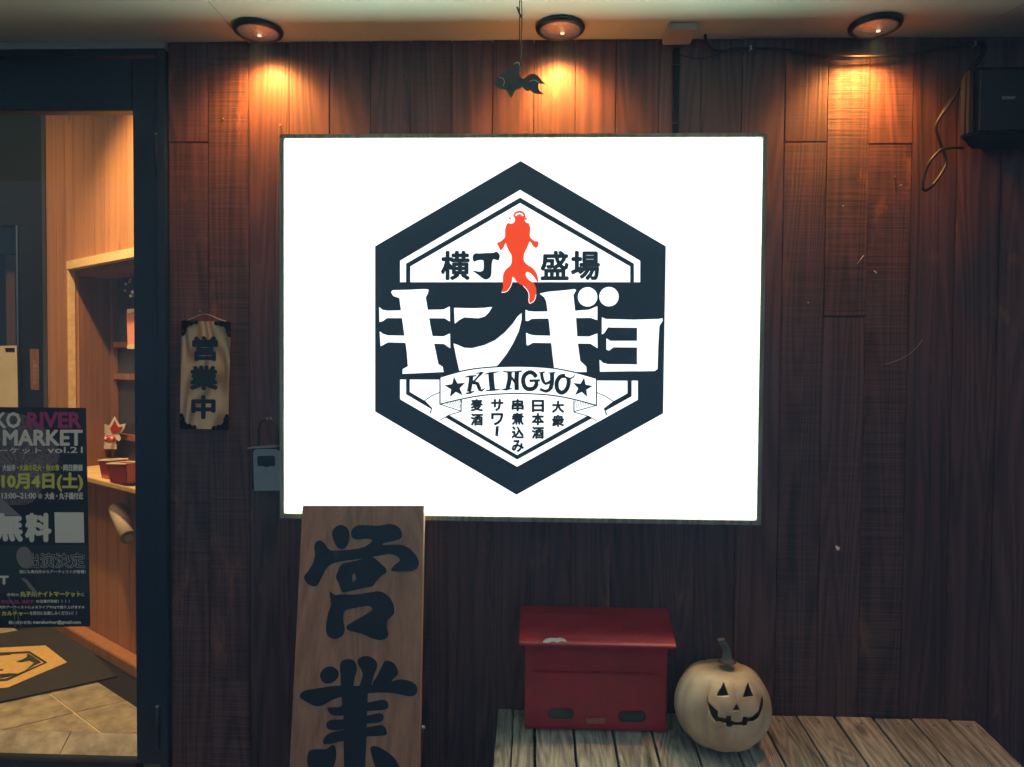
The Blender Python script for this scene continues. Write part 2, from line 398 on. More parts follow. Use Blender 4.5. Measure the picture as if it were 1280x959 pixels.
for px0, py0, py1 in ((196.5, 169, 222), (197.3, 884, 937)):
    top = W(px0, py0, -.006); bot = W(px0, py1, -.006)
    hg = tube('hinge', M['door'], door, [(top.x, -.006, top.z), (top.x, -.006, bot.z)], .0065, 12)
    box('hinge_leaf', M['door'], hg, top.x-.006, top.x+.018, -.0035, -.0005, bot.z+.004, top.z-.004)
    lathe('hinge_cap', M['steel'], hg, [(.001, .0), (.0068, .0), (.0068, .004), (.001, .007)], (top.x, -.006, top.z), 12)
tube('pull_rod', M['darksteel'], door, [W(198.5, 117, -.007), W(197.8, 135, -.009), W(199.3, 152, -.007)], .002, 8)
box('lintel_strip', M['soffit_cover'], door, -2.1, -1.0585, -.013, .075, 2.3265, ZC-.001)

# --- interior
room = thing('floor', None, None, (-1.5, .4, .29)); tag(room, kind='structure')
dA = Vector((-.803, .597, 0)); dB = Vector((.786, .618, 0))
PA = F(136.5, 925)     # crossing of two joints
box('floor_base', M['grout'], room, -4.2, .3, .10, 3.0, .18, .2965)
g_ = .006
for ia in range(-4, 8):
    for ib in range(-7, 3):
        o = PA+dA*(ia*.262-(0))+dB*(ib*.50)
        c = o+dA*.13+dB*.25
        if c.x < -4 or c.x > -.6 or c.y < -.5 or c.y > 2.9: continue
        bm = bmesh.new(); pts = [o+dA*g_+dB*g_, o+dA*(.262)+dB*g_, o+dA*(.262)+dB*.50, o+dA*g_+dB*.50]
        # clip at the inner face of the facade
        poly = [Vector((p.x, p.y)) for p in pts]; out = []
        for i in range(len(poly)):
            p, q = poly[i], poly[(i+1) % len(poly)]
            if p.y >= .10: out.append(p)
            if (p.y >= .10) != (q.y >= .10): t = (.10-p.y)/(q.y-p.y); out.append(p+(q-p)*t)
        if len(out) < 3: bm.free(); continue
        tz = .3+random.uniform(-.0006, .0006)
        top = [bm.verts.new((p.x, p.y, tz)) for p in out]; bot = [bm.verts.new((p.x, p.y, .292)) for p in out]
        bm.faces.new(top)
        for i in range(len(out)): bm.faces.new((top[i], bot[i], bot[(i+1) % len(out)], top[(i+1) % len(out)]))
        link('tile', done(bm), M['tile'], room, (out[0].x, out[0].y, .3))
for x0, x1 in ((-2.0, -1.4215), (-1.4185, -1.085)):
    bm = bmesh.new(); add_flat(bm, [[(x0, 0), (x1, 0), (x1, 1), (x0, 1)]], lambda x, y, o=0.0: Vector((x, .0999-.054*y, .299-.040*y+o)), -.02, .02)
    bmesh.ops.recalc_face_normals(bm, faces=bm.faces); finish_flat(bm, 'sill_tile', M['tile'], room)
# angled interior wall: t runs back-left along D, n points into the room
D = Vector((-.806, .592, 0)); NW = Vector((-.592, -.806, 0)); A0 = F(170, 832); ZT = 2.62
def IW(t, n, z): v = A0+D*t+NW*n; return Vector((v.x, v.y, z))
def ibox(name, m, parent, t0, t1, n0, n1, z0, z1, bev=0):
    return obox(name, m, parent, IW(t0, n0, z0), D*(t1-t0), NW*(n1-n0), Vector((0, 0, z1-z0)), bev)
iw = thing('interior_wall', 'orange pine boarded wall inside the shop with a framed niche', 'wall', A0)
T0, T1 = -.62, .826; NT0, NT1 = -.58, .539; NZ0, NZ1 = .995, 1.849
tt = T0; pw = .0955
while tt < T1-.01:
    t1 = min(tt+pw, T1)
    if t1 <= NT0 or tt >= NT1: ibox('board', M['pine'], iw, tt+.0006, t1-.0006, -.02, 0, .30, ZT, .001)
    elif tt < NT1 < t1:
        ibox('board', M['pine'], iw, NT1+.0006, t1-.0006, -.02, 0, .30, ZT, .001); ibox('board', M['pine'], iw, tt+.0006, NT1-.0006, -.02, 0, NZ1, ZT, .001)
        ibox('board', M['pine'], iw, tt+.0006, NT1-.0006, -.02, 0, .30, NZ0-.02, .001)
    else:
        ibox('board', M['pine'], iw, tt+.0006, t1-.0006, -.02, 0, NZ1, ZT, .001); ibox('board', M['pine'], iw, tt+.0006, t1-.0006, -.02, 0, .30, NZ0-.02, .001)
    tt = t1
ibox('backing', M['backing'], iw, T0, T1, -.10, -.022, NZ1+.01, ZT); ibox('backing', M['backing'], iw, T0, T1, -.10, -.022, .3, NZ0-.03)
ibox('backing', M['backing'], iw, NT1+.02, T1, -.10, -.022, NZ0, NZ1)
ibox('end_post', M['interior_dark'], iw, T1+.001, T1+.04, -.12, .004, .3, ZT)
ibox('baseboard', M['pine'], iw, T0, T1, .001, .055, .302, .345, .003)
ibox('niche_trim', M['pine_light'], iw, NT0, NT1, .0, .028, NZ1-.034, NZ1+.002, .002)
ibox('niche_trim', M['pine_light'], iw, NT1-.016, NT1, .0, .026, NZ0+.001, NZ1-.035, .002)
ibox('counter', M['pine_light'], iw, NT0, NT1+.03, -.10, .075, NZ0-.019, NZ0-.001, .002)
ND = (hit(141, 470, D, D.dot(A0)+NT1)-A0).dot(NW)-.004
print('niche depth', ND)
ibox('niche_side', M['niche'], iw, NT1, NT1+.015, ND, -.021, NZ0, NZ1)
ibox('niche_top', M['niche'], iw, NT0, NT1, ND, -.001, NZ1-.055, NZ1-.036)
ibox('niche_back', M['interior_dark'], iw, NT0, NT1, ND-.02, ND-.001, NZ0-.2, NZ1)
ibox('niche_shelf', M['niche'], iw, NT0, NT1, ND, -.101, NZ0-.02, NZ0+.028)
def IWP(px, py, n): return hit(px, py, NW, NW.dot(A0)+n)
def IT(px, py, n): return (IWP(px, py, n)-A0-NW*n).dot(D)
bn = ND+.022
for px in (139.5,):
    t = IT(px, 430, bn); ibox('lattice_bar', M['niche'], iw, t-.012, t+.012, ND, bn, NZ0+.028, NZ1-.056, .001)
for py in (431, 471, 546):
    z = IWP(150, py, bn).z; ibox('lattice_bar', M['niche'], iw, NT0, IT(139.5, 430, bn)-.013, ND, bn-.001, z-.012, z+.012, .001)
z = IWP(170, 846, 0)
ibox('drain_strip', M['stonedark'], iw, T0, T1, .056, .15, .2995, .3025)
# far side of the room
iwb = thing('back_wall', 'dark glazed back wall deep inside the shop', 'wall', (-2.6, 1.3, .3))
box('wall_panel', M['interior_dark'], iwb, -4.2, -.2, 1.72, 1.8, .3, ZT)
box('transom', M['dusk'], iwb, -4.2, -2.15, 1.26, 1.31, 2.07, ZT-.001)
x22, x57 = W(22, 400, 1.25).x, W(57, 400, 1.25).x
box('post', M['dusk'], iwb, x22+.008, x57-.004, 1.25, 1.31, .3, 2.069, .002)
box('post', M['dusk'], iwb, x57+.003, x57+.07, 1.26, 1.31, .3, 2.069, .002)
box('metal_edge', M['steel'], iwb, x22-.002, x22+.006, 1.247, 1.29, .3, 2.068)
box('metal_edge', M['steel'], iwb, x57-.003, x57+.002, 1.247, 1.29, .3, 2.068)
box('glazing', M['glass'], iwb, -4.1, x22-.003, 1.27, 1.276, .3, 2.068)
box('red_post', M['niche'], iwb, W(8, 400, 1.6).x, W(19, 400, 1.6).x, 1.6, 1.66, .3, W(10, 319, 1.6).z)
box('room_panel', M['dusk'], iwb, -4.2, x22-.05, 1.68, 1.70, .3, 2.0)
sw = thing('side_wall', 'plastered left side wall of the shop interior', 'wall', (-4.2, 1, .3)); box('wall_panel', M['interior_plaster'], sw, -4.3, -4.2, .1, 1.8, .18, ZT)
ic = tag(box('interior_ceiling', M['interior_plaster'], None, -4.3, .3, .1, 1.8, ZT, ZT+.03), kind='structure')
lam = thing('ceiling_lamp', 'round warm ceiling lamp inside the shop out of sight above the door', 'lamp', (-2.5, .36, ZT))
lathe('lamp_housing', M['white'], lam, [(.01, 0), (.11, 0), (.12, -.03), (.10, -.031)], (-2.5, .36, ZT-.002))
lathe('diffuser', M['bulb'], lam, [(.005, -.034), (.095, -.033), (.09, -.045), (.005, -.05)], (-2.5, .36, ZT-.002))
ld = bpy.data.lights.new('room_light', 'AREA'); ld.shape = 'DISK'; ld.size = .18; ld.energy = ROOM_W; ld.color = (1, .66, .33)
lo = bpy.data.objects.new('room_light', ld); COL.objects.link(lo); lo.parent = lam; lo.location = (0, 0, -.062)
d_ = (A0+Vector((0, 0, .9))-Vector((-2.5, .36, ZT))).normalized()
lo.rotation_euler = (R(10), R(10), 0)

dl2 = thing('shop_downlight', 'small ceiling downlight inside the shop just behind the door', 'downlight', (-1.60, .17, ZT))
lathe('trim_ring', M['white'], dl2, [(.045, 0), (.06, 0), (.06, -.006), (.046, -.008)], (-1.60, .17, ZT-.001))
lathe('lens', M['bulb'], dl2, [(.001, -.004), (.044, -.004), (.044, -.006), (.001, -.007)], (-1.60, .17, ZT-.001))
sl = bpy.data.lights.new('shop_lamp', 'SPOT'); sl.energy = 165; sl.color = (1, .64, .31); sl.spot_size = R(118); sl.spot_blend = .9; sl.shadow_soft_size = .03
so = bpy.data.objects.new('shop_lamp', sl); COL.objects.link(so); so.parent = dl2; so.location = (0, 0, -.02); so.rotation_euler = (R(6), R(-6), 0)

# --- floor mat
mt = thing('door_mat', 'black floor mat with gold hexagon emblem lying on the tiles', 'mat', F(60, 840, .303))
m0, m1, m2 = F(146, 847, .303), F(-60, 892, .303), F(83, 784, .303)
def MP(x, y, o=0.0): p = F(x, y, .3085); return Vector((p.x, p.y, .3085+o))
bm = bmesh.new(); add_obox(bm, Vector((m0.x, m0.y, .3032)), (m1-m0)*1.3, (m2-m0)*1.08, (0, 0, .005)); link('mat_body', done(bm), M['matblack'], mt)
bl = bmesh.new(); add_flat(bl, [[(57, 807), (84, 828), (10, 859.5), (-62, 866), (-104, 842), (-42, 812)]], MP, .0006); finish_flat(bl, 'gold_hexagon', M['matgold'], mt)
flat('hexagon_line', M['matblack'], mt, [[(37, 814.3), (59.5, 828.6), (9, 851.5), (-52, 856), (-82, 840), (-34, 818)], [(36, 817), (55, 828.8), (7, 848.8), (-50, 853), (-76, 840), (-33, 820)]], MP, .0012)
c3 = cr(0, 760, 4.818)
flat('emblem_mark', M['matblack'], mt, c3([(95, 325), (135, 312), (160, 298), (165, 275), (190, 288), (240, 322), (248, 332), (215, 345), (150, 380), (205, 332), (175, 320), (130, 330)]), MP, .0014)
flat('emblem_mark', M['matblack'], mt, c3([(0, 270), (70, 272), (110, 264), (60, 285), (0, 290)]), MP, .0014)
flat('emblem_mark', M['matblack'], mt, c3([(0, 400), (60, 395), (110, 398), (60, 415), (0, 428)]), MP, .0014)
flat('emblem_mark', M['matblack'], mt, c3([(0, 370), (25, 372), (10, 382), (0, 380)]), MP, .0014)

# ================================================================== DOWNLIGHTS
for k, (px, lab) in enumerate(((323, 'round recessed downlight nearest the entrance door, shining on the planks'), (700, 'middle round recessed downlight, right of the hanging metal goldfish'), (1093, 'round recessed downlight above the drooping black cable near the speaker'))):
    cx = W(px, 46, -.078).x; c = (cx, -.080, ZC)
    d = thing('downlight', lab, 'downlight', c, 'downlights in the soffit')
    lathe('trim_ring', M['darksteel'], d, [(.052, 0), (.064, 0), (.0665, -.004), (.065, -.010), (.060, -.014), (.0555, -.0145), (.053, -.010)], (cx, -.080, ZC-.0005), 40)
    lathe('lens', M['lens'], d, [(.0525, -.004), (.0525, -.011), (.036, -.015), (.014, -.018), (.001, -.0185)], (cx, -.080, ZC-.0005), 28, smooth=False)
    lathe('bulb', M['bulb'], d, [(.001, -.0205), (.0055, -.021), (.0055, -.0235), (.001, -.025)], (cx+.006, -.086, ZC), 10)
    sd = bpy.data.lights.new('lamp', 'SPOT'); sd.energy = SPOT_W; sd.color = (1, .37, .07); sd.spot_size = R(128); sd.spot_blend = 1.0; sd.shadow_soft_size = .012
    so = bpy.data.objects.new('lamp', sd); COL.objects.link(so); so.parent = d; so.location = (0, .003, -.034); so.rotation_euler = (R(5), 0, 0)
    s2 = bpy.data.lights.new('lamp_spill', 'SPOT'); s2.energy = SPOT_W*.16; s2.color = (1, .42, .14); s2.spot_size = R(168); s2.spot_blend = .6; s2.shadow_soft_size = .03
    so = bpy.data.objects.new('lamp_spill', s2); COL.objects.link(so); so.parent = d; so.location = (0, -.01, -.040)

# ================================================================== LIGHTBOX SIGN
SY = -.10
sg = thing('lightbox_sign', 'large glowing white lightbox sign with black hexagon emblem and red goldfish', 'sign', (-.045, 0, 1.03))
P = plane(SY); SX0, SX1 = -.679, .588; SZ0, SZ1 = 1.030, 2.047
tl = P(356.5, 174.8); br = P(942.2, 648)
SX0, SX1 = tl.x, P(952, 173.5).x; SZ1 = tl.z; SZ0 = P(357, 640.5).z
box('light_panel', M['panel'], sg, SX0, SX1, SY, SY+.006, SZ0, SZ1)
box('case', M['darksteel'], sg, SX0-.002, SX1+.002, SY+.0065, -.003, SZ0-.002, SZ1+.002)
fw = .0145
bmz = .0
box('frame_rail', M['frame_al'], sg, SX0-fw, SX1+fw, SY-.004, -.004, SZ1+.003, SZ1+.003+.011, .001)
box('frame_rail', M['frame_al'], sg, SX0-fw, SX1+fw, SY-.004, -.004, SZ0-.003-.013, SZ0-.003, .001)
box('frame_rail', M['frame_al'], sg, SX0-fw, SX0-.0025, SY-.005, -.004, SZ0-.0025, SZ1+.0025, .001)
box('frame_rail', M['frame_al'], sg, SX1+.0025, SX1+fw, SY-.005, -.004, SZ0-.0025, SZ1+.0025, .001)
I, PN = M['backink'], M['film']
cA, cB, cK = cr(460, 190, 3.366), cr(460, 430, 3.368), cr(550, 450, 6.4)
flat('hexagon', I, sg, [(650.7, 201.3), (832.3, 307.9), (828.8, 517), (645.6, 618.5), (468.9, 514.6), (468.9, 307.9)], P, .0006)
flat('film_border', PN, sg, [(650.7, 195.5), (837.5, 304.8), (834, 520.2), (645.6, 624.5), (463.7, 517.6), (463.7, 304.8)], P, .0003)  # dimmer white border added so the hexagon edge stays smooth against the glow
M['edgefilm'] = mat('panel_edge_film', (.8, .8, .8), .5, emit=(.86, 1.0, .97), es=1.0)  # fading of the lightbox glow at its rim, put into the edge colour
pe = .006
flat('panel_edge', M['edgefilm'], sg, [[(SX0+.0005, SZ0+.0005), (SX1-.0005, SZ0+.0005), (SX1-.0005, SZ1-.0005), (SX0+.0005, SZ1-.0005)], [(SX0+pe, SZ0+pe), (SX1-pe, SZ0+pe), (SX1-pe, SZ1-pe), (SX0+pe, SZ1-pe)]], lambda x, z, o=0.0: Vector((x, SY-o, z)), .0006)
L1, L2, L3, L4, L5, L6, L7 = .0011, .0016, .0021, .0026, .0031, .0036, .0041
flat('white_band', PN, sg, cA([(640, 160), (1145, 458), (1145, 548), (135, 548), (135, 458)]), P, L1)
flat('line_band', I, sg, cA([(640, 192), (1119, 470), (1119, 548.8), (160, 548.8), (160, 470)]), P, L2)
flat('white_field', PN, sg, cA([(640, 215), (1103, 482), (1103, 548), (178, 548), (178, 482)]), P, L3)
flat('white_band', PN, sg, cB([(135, 150), (1136, 155), (1136, 235), (628, 517), (135, 233)]), P, L1)
flat('line_band', I, sg, cB([(160, 149.6), (1110, 154.6), (1110, 221), (628, 487), (160, 212)]), P, L2)
flat('white_field', PN, sg, cB([(176, 150), (1092, 155), (1092, 208), (628, 468), (176, 202)]), P, L3)
def multi(name, m, parent, polys, pl, o):
    bm = bmesh.new()
    for q, lp in enumerate(polys): add_flat(bm, lp if isinstance(lp[0][0], (tuple, list)) else [lp], pl, o+q*.00006)
    return finish_flat(bm, name, m, parent)
def circ(x, y, r, n=28, ry=None): return [(x+r*math.cos(2*math.pi*k/n), y+(ry or r)*math.sin(2*math.pi*k/n)) for k in range(n)]
# kana
multi('kana_letter', PN, sg, [cA([(97, 590), (104, 582), (175, 580), (240, 577), (256, 580), (252, 594), (243, 612), (262, 730), (285, 840), (296, 893), (314, 904), (318, 926), (145, 934), (146, 914), (168, 902), (163, 840), (146, 720), (132, 615), (106, 606)]),
    cA([(47, 652), (60, 664), (80, 668), (318, 663), (344, 650), (345, 714), (322, 700), (80, 699), (62, 712), (48, 716)]),
    cA([(49, 755), (64, 766), (84, 772), (318, 776), (345, 764), (346, 826), (320, 808), (84, 801), (64, 812), (53, 818)])], P, L1)
multi('kana_letter', PN, sg, [cA([(362, 656), (440, 658), (490, 656), (523, 652), (508, 676), (492, 692), (466, 700), (405, 696), (386, 706), (365, 723)]),
    cA([(646, 678), (646, 706), (634, 755), (612, 802), (585, 848), (550, 893), (520, 920), (384, 920), (372, 866), (360, 806), (378, 812), (404, 824), (436, 826), (490, 813), (535, 792), (575, 760), (608, 724), (630, 692)])], P, L1)
multi('kana_letter', PN, sg, [cA([(722, 596), (760, 588), (830, 582), (870, 577), (876, 582), (864, 602), (875, 700), (882, 800), (893, 880), (904, 890), (918, 903), (920, 926), (785, 926), (776, 850), (762, 720), (750, 630), (742, 612)]),
    cA([(663, 664), (676, 670), (700, 672), (850, 670), (930, 664), (965, 649), (965, 708), (936, 698), (690, 702), (672, 712), (663, 710)]),
    cA([(665, 760), (680, 768), (700, 772), (930, 777), (965, 764), (966, 826), (936, 807), (694, 803), (672, 815), (667, 812)]),
    cA(circ(924, 610, 41)), cA(circ(1014, 609, 41))], P, L1)
multi('kana_letter', PN, sg, [cA([(984, 696), (1000, 703), (1120, 706), (1222, 703), (1239, 700), (1240, 710), (1226, 732), (1221, 820), (1218, 914), (1205, 922), (1132, 923), (1132, 740), (1030, 739), (1010, 738), (994, 762), (984, 768)]),
    cA([(1003, 784), (1020, 795), (1140, 795), (1140, 823), (1032, 822), (1015, 836), (1003, 832)]),
    cA([(974, 874), (990, 888), (1010, 893), (1140, 894), (1140, 922.4), (976, 925)])], P, L1)
# banner and tails
top = smooth2([(303, 140), (400, 113), (500, 99), (628, 94), (760, 100), (860, 117), (962, 145)], 4, False)
bot = smooth2([(303, 254), (400, 231), (500, 215), (628, 209), (760, 215), (860, 232), (962, 259)], 4, False)
def grow(pts, k, cx=632, cy=200): return pts
tl_ = [(303, 204), (268, 218), (237, 240), (266, 270), (261, 293), (303, 322), (340, 300), (392, 284), (392, 234), (303, 252)]
tr_ = [(962, 204), (1000, 220), (1035, 243), (995, 273), (1005, 300), (966, 326), (930, 305), (867, 287), (866, 238), (962, 258)]
for t_ in (tl_, tr_):
    flat('ribbon_tail', PN, sg, cB(t_), P, L4)
LW = 3.6
lines = [ribbon(top, LW*1.6), ribbon(bot, LW*1.5), ribbon([(303, 138), (303, 256)], LW*1.5), ribbon([(962, 143), (962, 261)], LW*1.5)]
ta = [ribbon([(303, 204), (268, 218), (237, 240)], LW), ribbon([(237, 240), (268, 271), (261, 293)], LW*1.6), ribbon([(303, 322), (340, 300), (392, 284)], LW), ribbon([(392, 234), (392, 285)], LW*1.3), ribbon([(303, 254), (392, 283)], LW),
      ribbon([(962, 204), (1000, 220), (1035, 243)], LW), ribbon([(1035, 243), (995, 273), (1005, 300)], LW*1.6), ribbon([(966, 326), (930, 305), (867, 287)], LW), ribbon([(867, 238), (867, 287)], LW*1.3), ribbon([(962, 259), (867, 285)], LW)]
for q in range(7):
    x = 330+q*9; ta.append(ribbon([(x+14, 242-q), (x, 256+q*2.6)], 2.2)); x = 942-q*10; ta.append(ribbon([(x-10, 246-q*1.5), (x-2, 258+q*2.4)], 2.2))
for sd_ in (0, 1): multi('ribbon_outline', I, sg, [cB(l) for l in ta if (l[0][0] > 632) == bool(sd_)], P, L5)
flat('ribbon_banner', PN, sg, cB(top+bot[::-1]), P, L6)
multi('banner_outline', I, sg, [cB(l) for l in lines], P, L7)
def star(cx, cy, r, rot, k=.42):
    return [(cx+(r if i % 2 == 0 else r*k)*math.sin(R(rot+i*36)), cy-(r if i % 2 == 0 else r*k)*math.cos(R(rot+i*36))) for i in range(10)]
flat('star', I, sg, cK(star(122, 220, 88, -7)), P, L7)
flat('star', I, sg, cK(star(1140, 222, 84, 9)), P, L7)
SR = lambda pts, w, n=4: ribbon(smooth2(pts, n, False), w)
kin = {
 'K': [SR([(250, 130), (245, 180), (232, 255)], 34), ribbon([(198, 138), (235, 132), (290, 126)], [6, 16, 10]), ribbon([(205, 270), (240, 264), (274, 250)], [10, 18, 8]), ribbon([(335, 100), (300, 140), (250, 195)], [26, 14, 16]), ribbon([(262, 178), (300, 190), (318, 235)], 30), ribbon([(310, 235), (335, 246), (360, 226)], [26, 18, 5]), ribbon([(290, 108), (350, 98)], 9)],
 'I': [SR([(408, 104), (412, 170), (420, 240)], 44), ribbon([(358, 114), (400, 106), (470, 94)], [6, 17, 6]), ribbon([(362, 248), (420, 240), (484, 238)], [6, 18, 6])],
 'N': [SR([(556, 96), (556, 160), (540, 228)], 36), ribbon([(505, 92), (560, 98), (604, 94)], [8, 16, 5]), ribbon([(490, 236), (530, 236), (578, 228)], [5, 20, 6]), ribbon([(560, 122), (612, 196)], [16, 22]), SR([(616, 92), (612, 160), (614, 242)], 36), ribbon([(586, 94), (655, 90)], [5, 14])],
 'G': [ribbon(smooth2([(772, 138), (742, 104), (705, 102), (672, 132), (666, 178), (684, 222), (720, 234), (756, 222), (776, 186)], 4, False), [20]+[34]*31+[28]), ribbon([(716, 168), (800, 163)], [22, 18]), ribbon([(772, 166), (770, 210)], 30)],
 'Y': [SR([(812, 104), (822, 160), (846, 190), (884, 172)], [26]*6+[22]*7), SR([(896, 104), (896, 170), (884, 226), (848, 250), (800, 234)], [34]*9+[26]*4+[22]*4), ribbon([(790, 102), (838, 98)], [6, 14]), ribbon([(862, 104), (922, 102)], [5, 14])],
 'O': [ribbon(smooth2([(1000, 128), (962, 134), (934, 180), (940, 238), (974, 262), (1012, 236), (1030, 180), (1022, 140), (998, 128)], 4, False), 34), SR([(985, 128), (1024, 146), (1054, 144), (1082, 120)], [16]*5+[12]*4+[10, 8, 6, 4])]}
for ch, st in kin.items(): multi('banner_letter', I, sg, [cK(s) for s in st], P, L7)
# kanji over the katakana
cX, cY = cr(540, 300, 12.8), cr(665, 300, 12.8)
text('kanji', '横', I, sg, (551, 313.5, 587.5, 350.5), P, L4, 1.3)
multi('kanji', I, sg, [cX(smooth2([(650, 262), (690, 215), (760, 216), (880, 208), (985, 205), (1030, 185), (1075, 225), (1085, 270), (1065, 325), (1030, 322), (985, 310), (965, 345), (955, 420), (950, 540), (930, 600), (870, 635), (810, 615), (740, 560), (650, 490), (740, 505), (800, 500), (825, 460), (825, 380), (815, 325), (730, 328), (680, 350), (655, 320)], 3))], P, L4)
text('kanji', '盛', I, sg, (675.5, 313.5, 711, 350.5), P, L4, 1.2)
text('kanji', '場', I, sg, (713.5, 313.5, 750, 350.5), P, L4, 1.3)
for s, x, ys in (('麦酒', 588.5, (499, 517)), ('サワ', 614, (499, 516.5)), ('串煮込み', 639.5, (499, 516, 533, 550)), ('日本酒', 664.8, (500, 516.5, 533.5)), ('大衆', 690, (501, 518.5))):
    for ch, y in zip(s, ys): text('menu_kanji', ch, I, sg, (x-.2, y-.2, x+15.4, y+15.4), P, L4, .8)
flat('menu_kanji', I, sg, [(619.8, 533), (623.6, 532.6), (622.6, 546), (619, 544.5)], P, L4)
# goldfish mark
cF = cr(600, 240, 6.39)
body = cF(smooth2([(265, 185), (280, 162), (310, 150), (342, 156), (362, 180), (364, 205), (378, 240), (395, 262), (402, 300), (398, 350), (412, 372), (438, 392), (468, 397), (460, 440), (442, 446), (422, 432), (402, 398), (390, 412), (375, 450), (355, 490), (350, 540), (370, 575), (410, 600), (440, 630), (460, 672), (467, 730), (445, 700), (410, 655), (370, 640), (370, 676), (395, 705), (428, 730), (447, 770), (448, 820), (435, 865), (400, 890), (390, 870), (392, 820), (375, 780), (345, 750), (300, 725), (262, 678), (255, 720), (240, 760), (210, 795), (172, 802), (185, 760), (182, 720), (185, 660), (205, 620), (240, 590), (252, 560), (252, 510), (235, 480), (215, 440), (205, 408), (190, 440), (165, 468), (150, 440), (135, 408), (160, 397), (190, 372), (200, 355), (200, 300), (210, 265), (225, 245), (250, 220)], 3))
flat('goldfish_mark', M['backred'], sg, body, P, L5)
flat('eye_ring', I, sg, cF(circ(248, 222, 35)), P, L6); flat('eye_ring', I, sg, cF(circ(384, 222, 30)), P, L6)
flat('fish_eye', PN, sg, cF(circ(248, 222, 32)), P, L6+.0003); flat('fish_eye', PN, sg, cF(circ(384, 222, 27)), P, L6+.0003); flat('fish_mouth', PN, sg, cF(ribbon(smooth2([(285, 190), (300, 176), (325, 174), (345, 190)], 4, False), 12)), P, L6+.0003)
flat('fish_pupil', M['backred'], sg, cF(circ(238, 211, 9, 12)), P, L7); flat('fish_pupil', M['backred'], sg, cF(circ(367, 216, 9, 12)), P, L7)
flat('tail_edge', PN, sg, cF(ribbon(smooth2([(172, 803), (212, 796), (242, 760), (256, 722)], 4, False), 5)), P, L6)
flat('tail_edge', PN, sg, cF(ribbon(smooth2([(345, 750), (375, 782), (391, 820), (390, 872), (402, 890), (435, 866), (448, 820)], 4, False), 5)), P, L6)

# ================================================================== BIG LEANING BOARD
tlb, trb = W(378, 632, -.155), W(530, 632, -.155); blb, brb = W(362, 959, -.265), W(524, 959, -.265)
k_ = (0-tlb.z)/(blb.z-tlb.z); b0 = tlb+(blb-tlb)*k_; b1 = trb+(brb-trb)*k_
b0.z = b1.z = 0.001
nb = (trb-tlb).cross(b0-tlb).normalized()
if nb.y > 0: nb = -nb
bo = thing('signboard', 'tall leaning wooden board with two huge black brush characters', 'signboard', (b0+b1)/2)
bm = bmesh.new(); fr = [tlb, trb, b1, b0]; vs = [bm.verts.new(p) for p in fr]+[bm.verts.new(p-nb*.024) for p in fr]
for f in ((0, 1, 2, 3), (7, 6, 5, 4), (0, 4, 5, 1), (1, 5, 6, 2), (2, 6, 7, 3), (3, 7, 4, 0)): bm.faces.new([vs[i] for i in f])
bmesh.ops.recalc_face_normals(bm, faces=bm.faces); bmesh.ops.bevel(bm, geom=bm.edges[:], offset=.0012, segments=1, affect='EDGES')
link('board', done(bm), M['board'], bo)
db = nb.dot(tlb)
def PB(x, y, o=0.0): return hit(x, y, nb, db+o)
cS = cr(340, 610, 2.75)
def sm(p): return cS(smooth2(p, 3))
IK = M['ink']
stroke1 = sm([(150, 187), (166, 180), (182, 192), (200, 214), (240, 214), (300, 208), (330, 195), (345, 180), (325, 175), (290, 178), (273, 165), (276, 142), (300, 128), (360, 130), (405, 124), (432, 132), (445, 150), (445, 172), (420, 182), (385, 190), (385, 196), (440, 195), (475, 210), (500, 240), (504, 265), (488, 284), (450, 287), (410, 285), (420, 266), (440, 250), (430, 235), (405, 228), (370, 233), (330, 240), (280, 247), (240, 252), (205, 262), (185, 280), (170, 310), (155, 335), (138, 338), (118, 325), (110, 305), (125, 285), (140, 260), (148, 230), (145, 205)])
dot1 = sm([(207, 165), (212, 140), (238, 127), (262, 142), (266, 180), (250, 208), (225, 205)])
mouth1 = [sm([(225, 290), (240, 262), (290, 250), (330, 238), (350, 240), (372, 258), (392, 278), (392, 292), (372, 306), (355, 326), (345, 338), (310, 345), (255, 358), (240, 356), (230, 330), (220, 308)]), cS([(275, 300), (285, 292), (290, 312), (278, 325)])]
low1 = sm([(198, 356), (215, 368), (238, 366), (290, 366), (340, 358), (372, 356), (400, 372), (417, 400), (419, 432), (398, 455), (395, 480), (400, 505), (385, 521), (355, 521), (310, 502), (265, 490), (256, 476), (275, 462), (330, 430), (345, 417), (332, 406), (290, 412), (252, 422), (245, 450), (250, 490), (240, 510), (215, 519), (192, 508), (185, 480), (193, 430), (203, 400)])
multi('brush_character', IK, bo, [stroke1, dot1, mouth1, low1], PB, .0006)
